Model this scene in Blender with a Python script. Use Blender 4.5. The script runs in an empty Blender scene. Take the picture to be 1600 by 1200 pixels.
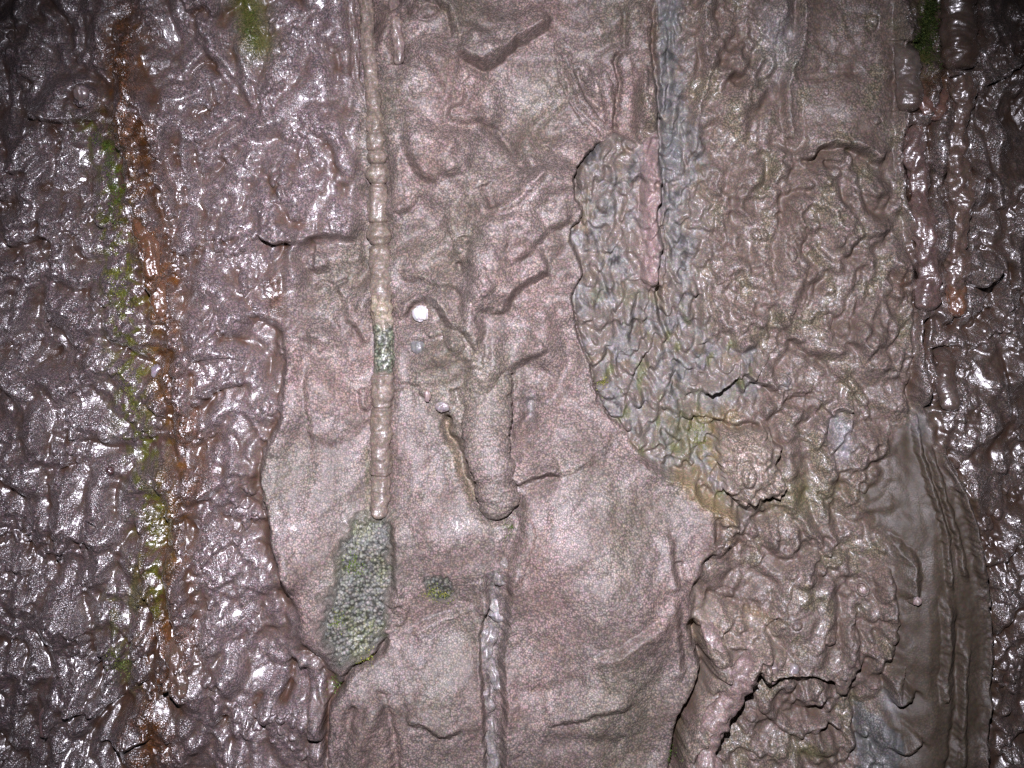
import bpy, math, random, os
import numpy as np
random.seed(7)
f32 = np.float32
S = 0.001                      # one photo pixel on the wall = 1 mm
CAM_D = 1.70
scene = bpy.context.scene

# ------------------------------------------------------------------ camera
cam_d = bpy.data.cameras.new('camera'); cam = bpy.data.objects.new('camera', cam_d)
scene.collection.objects.link(cam); scene.camera = cam
cam.location = (0.0, -CAM_D, 0.0); cam.rotation_euler = (math.radians(90), 0, 0)
cam_d.sensor_width = 36.0; cam_d.lens = 36.0 * CAM_D / 1.6
cam_d.clip_start = 0.05; cam_d.clip_end = 50

# ------------------------------------------------------------------ light
world = bpy.data.worlds.new('World'); scene.world = world; world.use_nodes = True
bg = world.node_tree.nodes['Background']
bg.inputs[0].default_value = (0.75, 0.85, 1.0, 1); bg.inputs[1].default_value = 0.012

# the camera's own flash: the only lamp in this cave
fl = bpy.data.lights.new('camera_flash', 'SPOT'); flo = bpy.data.objects.new('camera_flash', fl)
scene.collection.objects.link(flo)
flo.location = (-0.05, -CAM_D + 0.01, 0.30)
flo.rotation_euler = (math.radians(78.0), 0, math.radians(-1.2))
fl.energy = 262.0; fl.color = (0.985, 0.945, 1.075); fl.shadow_soft_size = 0.010
fl.spot_size = math.radians(71); fl.spot_blend = 1.0

scene.view_settings.view_transform = 'Standard'; scene.view_settings.look = 'None'
scene.view_settings.exposure = 0.0; scene.view_settings.gamma = 1.0
scene.cycles.use_denoising = False
scene.cycles.max_bounces = 4; scene.cycles.diffuse_bounces = 2; scene.cycles.glossy_bounces = 2
scene.cycles.sample_clamp_indirect = 3

# ------------------------------------------------------------------ noise tools
STEP = float(os.environ.get('GSTEP', '1.3'))
U0, U1, V0, V1 = -230, 1830, -190, 1390
NU = int((U1 - U0) / STEP) + 1; NV = int((V1 - V0) / STEP) + 1
us = (U0 + STEP * np.arange(NU)).astype(f32); vs = (V0 + STEP * np.arange(NV)).astype(f32)
U, V = np.meshgrid(us, vs)
_rng = np.random.RandomState(11)
PERM = np.concatenate([_rng.permutation(256)] * 3).astype(np.int32)
ANG = _rng.rand(256) * 2 * np.pi
GX = np.cos(ANG).astype(f32); GY = np.sin(ANG).astype(f32)

def perlin(x, y, seed=0):
    xf = np.floor(x); yf = np.floor(y)
    fx = (x - xf).astype(f32); fy = (y - yf).astype(f32)
    xi = (xf.astype(np.int32) + seed * 37) & 255; yi = (yf.astype(np.int32) + seed * 91) & 255
    def g(dx, dy):
        h = PERM[PERM[(xi + dx) & 255] + ((yi + dy) & 255)]
        return GX[h] * (fx - dx) + GY[h] * (fy - dy)
    u = fx * fx * fx * (fx * (fx * 6 - 15) + 10); v = fy * fy * fy * (fy * (fy * 6 - 15) + 10)
    a = g(0, 0); a = a + u * (g(1, 0) - a)
    b = g(0, 1); b = b + u * (g(1, 1) - b)
    return ((a + v * (b - a)) * 1.5).astype(f32)

def fbm(x, y, octv=3, seed=0, gain=0.5):
    r = 0; a = 1.0; s = 1.0
    for k in range(octv):
        r = r + a * perlin(x * s, y * s, seed + k); a *= gain; s *= 2.03
    return r

def worley(x, y, seed=0):
    xi = np.floor(x).astype(np.int32); yi = np.floor(y).astype(np.int32); best = np.full(x.shape, 9.0, f32); idv = np.zeros(x.shape, f32)
    for dx in (-1, 0, 1):
        for dy in (-1, 0, 1):
            h = PERM[PERM[(xi + dx + seed * 17) & 255] + ((yi + dy) & 255)]
            d = np.hypot(xi + dx + .15 + .7 * (h / 255.0) - x, yi + dy + .15 + .7 * (PERM[h] / 255.0) - y).astype(f32)
            m = d < best; best = np.where(m, d, best); idv = np.where(m, (PERM[h + 1] / 255.0).astype(f32), idv)
    return best, idv

def sm(a, b, x):
    t = np.clip((x - a) / (b - a), 0, 1); return t * t * (3 - 2 * t)

def blur(A, r):
    k = max(1, int(r / STEP))
    for _ in range(2):
        for ax in (0, 1):
            P = np.pad(A, [(k + 1, k) if i == ax else (0, 0) for i in (0, 1)], mode='edge')
            c = np.cumsum(P.astype(np.float64), axis=ax)
            A = ((c[2*k+1:] - c[:-2*k-1]) if ax == 0 else (c[:, 2*k+1:] - c[:, :-2*k-1])) / (2 * k + 1)
    return A.astype(f32)

def crom(pts, n=5):
    P = [np.array(p, float) for p in pts]
    if len(P) < 3: return np.array(P)
    P = [2 * P[0] - P[1]] + P + [2 * P[-1] - P[-2]]
    out = []
    for i in range(1, len(P) - 2):
        for k in range(n):
            t = k / n
            out.append(0.5 * (2 * P[i] + (P[i+1] - P[i-1]) * t + (2*P[i-1] - 5*P[i] + 4*P[i+1] - P[i+2]) * t*t
                              + (3*P[i] - P[i-1] - 3*P[i+1] + P[i+2]) * t**3))
    out.append(P[-2]); return np.array(out)

# gentle wobble so traced lines are never mechanically smooth
WU = U + 2.6 * perlin(U / 17, V / 17, 3) + 1.3 * perlin(U / 7, V / 7, 4)
WV = V + 2.6 * perlin(U / 17, V / 17, 5) + 1.3 * perlin(U / 7, V / 7, 6)

def win(pts, pad):
    a = pts[:, 0].min() - pad; b = pts[:, 0].max() + pad; c = pts[:, 1].min() - pad; d = pts[:, 1].max() + pad
    i0 = int(np.clip((a - U0) / STEP, 0, NU)); i1 = int(np.clip((b - U0) / STEP + 1, 0, NU))
    j0 = int(np.clip((c - V0) / STEP, 0, NV)); j1 = int(np.clip((d - V0) / STEP + 1, 0, NV))
    return slice(j0, j1), slice(i0, i1)

def pdist(x, y, pts):
    """distance, arc parameter 0..1 and signed side (+ = right hand of travel) to a polyline"""
    best = np.full(x.shape, 1e9, f32); tt = np.zeros(x.shape, f32); side = np.zeros(x.shape, f32)
    seg = np.hypot(*(pts[1:] - pts[:-1]).T); cum = np.concatenate([[0], np.cumsum(seg)]); L = cum[-1] + 1e-6
    for k in range(len(pts) - 1):
        ax, ay = pts[k]; dx, dy = pts[k+1] - pts[k]; q = dx*dx + dy*dy + 1e-9
        t = np.clip(((x - ax) * dx + (y - ay) * dy) / q, 0, 1)
        d = np.hypot(x - ax - t * dx, y - ay - t * dy)
        m = d < best
        best = np.where(m, d, best); tt = np.where(m, (cum[k] + t * seg[k]) / L, tt)
        side = np.where(m, dx * (y - ay) - dy * (x - ax), side)
    return best.astype(f32), tt.astype(f32), np.sign(side).astype(f32)

def polymask(pts, soft=5.0, smooth=True, warp=True):
    """signed distance (positive inside)"""
    P = crom(list(pts) + [pts[0]], 4) if smooth else np.array(list(pts) + [pts[0]], float)
    x, y = (WU, WV) if warp else (U, V)
    w = win(P, 60)
    sd = np.full(U.shape, -60, f32)
    xs, ys = x[w], y[w]
    d, _, _ = pdist(xs, ys, P)
    ins = np.zeros(xs.shape, bool)
    for k in range(len(P) - 1):
        (x0, y0), (x1, y1) = P[k], P[k+1]
        if y0 == y1: continue
        c = ((ys < y0) != (ys < y1)) & (xs < (x1 - x0) * (ys - y0) / (y1 - y0) + x0)
        ins ^= c
    sd[w] = np.where(ins, d, -d)
    return sd

# ------------------------------------------------------------------ regions traced on the wall
R_W = [(-400,-400),(600,-400),(562,-60),(558,60),(556,180),(560,330),(520,366),(470,380),(462,400),(470,425),(452,455),(446,480),(446,560),(441,620),
       (440,655),(415,705),(408,750),(424,800),(430,850),(448,900),(462,935),(470,985),(490,1020),(520,1040),(536,1072),(514,1105),(508,1150),(504,1230),(500,1600),(-400,1600)]
R_E = [(960,204),(938,222),(912,248),(897,283),(899,312),(911,334),(892,368),(904,405),(911,430),(895,460),(896,492),(906,530),(918,558),(926,592),(937,630),
       (950,650),(975,670),(988,700),(1005,716),(1040,737),(1075,752),(1098,780),(1135,797),(1165,806),(1140,770),(1124,730),(1112,690),(1130,645),(1180,605),
       (1188,560),(1150,540),(1108,515),(1102,440),(1106,330),(1100,250),(1080,180),(1064,90),(1062,-300),(1022,-300),(1027,40),(1022,120),(1026,195),(1000,222),(985,214)]
R_LR = [(1340,760),(1368,735),(1392,690),(1420,655),(1452,640),(1462,700),(1498,760),(1520,830),(1534,900),(1544,1000),(1540,1100),(1528,1220),(1520,1600),
        (1370,1600),(1376,1200),(1385,1165),(1372,1130),(1374,1075),(1384,1000),(1386,900),(1372,840),(1350,800)]
R_RW = [(1408,-400),(1410,60),(1408,200),(1414,320),(1430,450),(1434,530),(1422,590),(1440,650),(1462,700),(1498,760),(1520,830),(1534,900),(1544,1000),(1540,1100),
        (1528,1220),(1520,1600),(2300,1600),(2300,-400)]
R_G = [(548,806),(612,808),(615,880),(613,925),(602,950),(609,985),(592,1020),(562,1032),(528,1036),(508,1000),(505,950),(520,905),(532,860)]
R_G2 = [(666,900),(690,896),(708,905),(706,932),(684,940),(668,928)]
R_CH = [(1122,664),(1150,674),(1188,668),(1204,688),(1216,704),(1207,718),(1216,740),(1220,760),(1211,776),(1184,776),(1164,784),(1143,780),(1129,760),(1124,730),(1118,700)]
R_DR = [(1078,905),(1100,930),(1150,952),(1200,970),(1214,1000),(1240,1040),(1233,1048),(1208,1048),(1200,1060),(1189,1056),(1179,1040),(1168,1043),(1150,1055),(1146,1066),
        (1134,1090),(1114,1112),(1103,1140),(1101,1200),(1098,1320),(1068,1320),(1070,1180),(1078,1130),(1090,1080),(1102,1050),(1092,1010),(1076,965)]
R_TG = [(735,560),(800,560),(806,620),(796,662),(790,700),(782,722),(796,748),(812,762),(813,782),(803,798),(785,806),(765,803),(752,790),(745,770),(729,745),(721,708),(704,684),(712,620)]
R_P1 = [(1345,1105),(1375,1120),(1400,1150),(1380,1230),(1338,1230),(1337,1150)]
sdW = polymask(R_W); sdE = polymask(R_E); sdLR = polymask(R_LR); sdRW = polymask(R_RW)
sdG = polymask(R_G); sdG2 = polymask(R_G2); sdCH = polymask(R_CH); sdDR = polymask(R_DR); sdTG = polymask(R_TG)
sdP1 = polymask(R_P1)
sdG = sdG + 15 * perlin(U/34, V/40, 78) + 7 * perlin(U/12, V/12, 79) + 4 * perlin(U/5, V/5, 80); sdG2 = sdG2 + 5 * perlin(U/11, V/11, 78) + 3 * perlin(U/6, V/6, 79); sdP1 = sdP1 + 6 * perlin(U/12, V/12, 78)
sdE = sdE + sm(1020, 1060, U) * (12 * perlin(U/26, V/30, 81) + 6 * perlin(U/10, V/12, 82))
sdW = sdW + 12 * perlin(U/40, V/40, 83); sdCH = sdCH + 4 * perlin(U/9, V/9, 84)
# the line that parts the middle sheet from the wrinkled crust right of the bare strip
RL = crom([(1000,-400),(1006,60),(1000,220),(1100,500),(1100,760),(1112,800),(1098,870),(1083,912),(1076,960),(1092,1010),(1102,1050),(1084,1090),(1066,1122),(1060,1160),(1055,1600)])
def right_of(L):
    xl = np.interp(WV.ravel(), L[:, 1], L[:, 0]).reshape(U.shape).astype(f32)
    return WU - xl
sdR = right_of(RL) + 5 * perlin(U/24, V/30, 89)
wW = sm(-14, 14, sdW); wE = np.where(U > 1030, sm(-22, 14, sdE), sm(-3, 4, sdE)).astype(f32); wLR = sm(-10, 14, sdLR); wRW = sm(-10, 10, sdRW) * (1 - wLR)
wR = sm(-6, 6, sdR) * (1 - wE) * (1 - wRW) * (1 - wLR)
wC = np.clip(1 - wW - wE - wLR - wRW - wR, 0, 1)
wDR = sm(-3, 5, sdDR); wCH = sm(-3, 4, sdCH); wG = sm(-6, 16, sdG + 6 * perlin(U/9, V/9, 77)); wG2 = sm(-3, 3, sdG2)

# ------------------------------------------------------------------ relief
def billow(x, y, seed, p=0.8):
    return (np.sqrt(perlin(x, y, seed) ** 2 + 0.006) ** p).astype(f32)

wx = perlin(U/90, V/120, 20) * 26; wy = perlin(U/90, V/120, 21) * 26
# wet dripstone crust
n0 = billow((U + 1.1 * wx) / 62, (V + 1.1 * wy) / 78, 30, 0.95)
w2x = perlin(U/34, V/40, 22) * 10; w2y = perlin(U/34, V/40, 23) * 10
n1 = billow((U + wx + 1.4 * w2x) / 38, (V + wy + w2y) / 52, 31, 0.95)
n2 = billow((U + w2x * 1.4) / 17, (V + w2y) / 24, 32, 1.1)
pl1 = sm(-0.28, 0.34, perlin((U + 0.5 * wx + 0.6 * w2x) / 23, (V + 0.5 * wy + 0.6 * w2y) / 32, 37) + 0.45 * perlin(U/11, V/13, 38))
pl2 = sm(-0.35, 0.35, perlin((U + 0.6 * w2x) / 12, (V + 0.6 * w2y) / 15, 39))
n0b = perlin((U + wx) / 120, (V + wy) / 110, 35)
T_wet = 52 * n0 + 20 * n1 * (0.35 + n0) + 11 * pl1 * np.clip(0.75 + 1.1 * perlin(U/95, V/95, 47), 0.15, 1.3) + 6 * pl2 * np.clip(0.6 + 1.2 * perlin(U/60, V/60, 48), 0, 1.3) + 46 * n0b
runs = billow((U + 12 * perlin(U/60, V/130, 24)) / 34, V / 190, 34)          # vertical runs of dripping
T_wet = T_wet + 20 * runs * sm(-0.2, 0.4, perlin(U/160, V/260, 36))
# smooth leathery sheet
up0 = sm(760, 500, V)
fold = fbm((U * 0.8 + V * 0.6 + wx) / 60, (V * 0.8 - U * 0.6 + wy) / 150, 2, 41)
T_smooth = 40 * perlin(U/210, V/260, 40) + 11 * fold * (0.5 + 0.6 * up0) + 2.0 * fbm(U/26, V/30, 2, 42) + 0.8 * perlin(U/8, V/8, 44)
up = sm(760, 500, V)                                                         # more crumpled in its upper half
T_smooth = T_smooth + up * (34 * (billow((U + wx) / 80, (V + wy) / 62, 45, 1.25) + 0.22 * billow((U + wx + w2x) / 40, (V + w2y) / 34, 46, 1.3) - 0.4))
# bare strip: jagged crystalline rock
T_rough = (26 * billow((U + wx) / 36, (V + wy) / 52, 54, 0.8) + 13 * sm(-0.3, 0.35, perlin((U + w2x) / 15, (V + w2y) / 22, 55)) + 8 * billow((U + w2x) / 26, (V + w2y) / 40, 50, 0.7) + 9 * billow((U + w2x) / 12, (V + w2y) / 19, 51, 0.8)
           + 4.5 * billow(U/6.2, V/7.5, 52, 0.9) + 6 * perlin(U/50, V/90, 53))
# wrinkled crust
T_wrk = 46 * billow((U + wx) / 60, (V + wy) / 66, 60, 0.95) + (6 + 16 * sm(-0.3, 0.4, perlin(U/110, V/110, 88))) * sm(-0.35, 0.42, perlin((U + 0.5 * wx + 0.6 * w2x) / 19, (V + 0.5 * wy + 0.6 * w2y) / 24, 67) + 0.4 * perlin(U/10, V/12, 87)) + 10 * billow((U + wx + 1.3 * w2x) / 36, (V + wy + w2y) / 38, 61, 1.0) \
        + 3.5 * billow((U + w2x) / 17, (V + w2y) / 18, 62, 1.0) + 1.2 * perlin(U/9, V/9, 68) + 1.0 * billow(U/5.5, V/5.5, 69) + 14 * perlin(U/120, V/150, 64)
calm = sm(-25, 25, polymask([(1248,-300),(1246,60),(1228,118),(1226,190),(1242,238),(1280,236),(1310,228),(1365,248),(1405,300),(1406,150),(1405,-300)]))
calm = np.maximum(calm, 0.55 * sm(-30, 30, polymask([(1215,900),(1290,890),(1310,960),(1310,1050),(1240,1030),(1205,970)])))
T_wrk = T_wrk * (1 - 0.82 * calm) + calm * (8 + 4 * fbm(U/60, V/30, 2, 65) + 1.2 * perlin(U/9, V/8, 66))
# long smooth column lower right
T_col = 4 * fbm(U/48, V/230, 2, 70) + 4 * fbm(U/90, V/60, 2, 71) + 1.0 * perlin(U/9, V/30, 72)
T_col = T_col + 7 * billow((U + wx) / 26, (V + wy) / 24, 73) * sm(1430, 1380, U)
# macro form of the wall
macro = (6 * np.exp(-((U - 900) / 260) ** 2 - ((V - 900) / 420) ** 2) + 10 * perlin(U / 420, V / 520, 80)
         - 30 * sm(1500, 1760, U) - 16 * sm(260, -120, U)
         + 46 * np.exp(-((U - 1440) / 78) ** 2) * sm(600, 900, V) * np.clip(wLR + wR * sm(1300, 1400, U), 0, 1))
dampL = 0.72 + 0.28 * sm(560, 300, U) * sm(-100, 300, V)
H = macro + wW * (T_wet * 0.62 * dampL - 8) + wC * (T_smooth + 8) + wE * (T_rough * 0.75 - 14) + wR * (T_wrk * 0.72 - 6) + wLR * (T_col + 4) + wRW * (T_wet * 0.62 - 8)
H = H.astype(f32)
H = H + (blur(H, 3.2) - H) * np.clip(1 - 0.6 * wE - 0.2 * wR * (1 - calm), 0, 1)
dwx = 5 * perlin(U/14, V/16, 120); dwy = 5 * perlin(U/14, V/16, 121)
F1, ID = worley((U + dwx) / 15, (V + dwy) / 21, 3)
rad = 0.22 + 0.30 * ID
drop = np.sqrt(np.clip(1 - (F1 / rad) ** 2, 0, 1)) * rad * (0.4 + ID)
F2, ID2 = worley((U + dwx) / 9, (V + dwy) / 10, 5)
drop2 = np.sqrt(np.clip(1 - (F2 / 0.42) ** 2, 0, 1)) * (ID2 > 0.5)
dmask = sm(0.0, 0.45, fbm(U/70, V/90, 2, 122)) * 0.9 + 0.08
H = H + (wW * sm(600, 380, U) + wRW * 0.8) * dmask * (19 * drop + 1.2 * drop2) + wR * (1 - calm) * sm(0.0, 0.5, perlin(U/80, V/80, 123)) * (8 * drop + 2.0 * drop2)
H = H.astype(f32)
H = H + (blur(H, 7) - H) * wCH * 0.75
H = H + wCH * 16 * sm(0, 26, sdCH)
def mound(u, v, ru, rv, amp):
    global H
    H = H + (1.3 * amp * np.exp(-((WU - u) / ru) ** 2 - ((WV - v) / rv) ** 2)).astype(f32)
for m_ in [(900,880,120,180,44),(775,735,30,60,16),(985,1010,60,90,16),(690,1090,60,90,24),(690,850,60,70,16),(510,620,50,110,20),(500,800,60,80,12),(880,700,90,60,12),(850,500,60,70,16),
           (690,250,70,40,20),(1170,735,70,70,16),(1260,960,60,90,26),(1115,840,30,40,16),(1230,480,40,60,16),(1320,330,60,50,18),(1150,200,40,60,12),(1390,560,50,70,14),(1330,480,60,80,12),(860,290,50,50,14),(960,1120,110,70,12),(700,560,30,40,8),(1320,150,60,60,14),(650,390,50,50,8),
           (770,950,12,110,-6),(770,1150,12,120,-8),(690,720,22,60,-8),(822,650,22,50,-16),(600,1180,30,80,8),(945,560,40,110,4),(1250,1110,75,40,-10),(1150,1130,34,60,-10),
           (800,200,50,40,-10),(640,120,40,40,8),(780,60,60,30,14),(1060,1100,26,80,10)]: mound(*m_)
H += wG * (-5 + 1.5 * perlin(U/7, V/7, 74)) + wG2 * -3

def stroke(pts, kind, amp, w, side='L', taper=0.12, low=4.0, raw=False):
    P = crom(pts, 5)
    r = max(w * 3.2, 12)
    wn = win(P, r)
    amp = amp * (1.7 if kind != 'edge' else 1.2)
    if kind == 'crack' and w < 8 and amp < 18: w = w * 1.5
    x, y = (U[wn], V[wn]) if raw else (WU[wn], WV[wn])
    if x.size == 0: return
    d, t, sd = pdist(x, y, P)
    env = sm(0, taper, t) * sm(1, 1 - taper, t) if taper > 0 else 1.0
    if kind == 'ridge':
        q = np.clip(1 - (d / w) ** 2, 0, None) ** 0.6 * 0.75 + 0.25 * np.exp(-(d / w) ** 2) if w < 20 else np.exp(-(d / (0.8 * w)) ** 2)
        H[wn] += amp * env * q
    elif kind == 'crack':
        H[wn] -= amp * env * np.exp(-(d / w) ** 2)
    elif kind == 'step':
        s = d * (-sd if side == 'L' else sd)              # positive on the high side
        hi = np.exp(-(np.clip(s - 7, 0, None) / w)) * sm(-7.0, 9.0, s)
        lo = np.exp(-(np.clip(-s - 5, 0, None) / 10.0)) * sm(4.0, -6.0, s)
        H[wn] += env * (1.25 * amp * hi - 0.40 * amp * lo) * sm(r, r * 0.6, d)
    elif kind == 'edge':
        s = d * (-sd if side == 'L' else sd)
        hi = np.exp(-np.clip(s - 4, 0, None) / w) * sm(-1.6, 4.5, s)
        lo = np.exp(-np.clip(-s, 0, None) / 5.0) * sm(2.0, -2.0, s)
        H[wn] += env * (amp * hi - 0.5 * amp * lo) * sm(r, r * 0.6, d)

def bump(u, v, ru, rv, amp, kind='ball'):
    P = np.array([[u, v]]); wn = win(P, max(ru, rv) * 2.2)
    q = np.hypot((WU[wn] - u) / ru, (WV[wn] - v) / rv)
    if kind == 'ball': H[wn] += amp * np.sqrt(np.clip(1 - q * q, 0, None)) - 0.3 * amp * np.exp(-((q - 1.12) / 0.16) ** 2)
    elif kind == 'soft': H[wn] += amp * np.exp(-q * q * 1.4)
    elif kind == 'ring': H[wn] += amp * np.exp(-((q - 0.8) / 0.2) ** 2)

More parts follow.
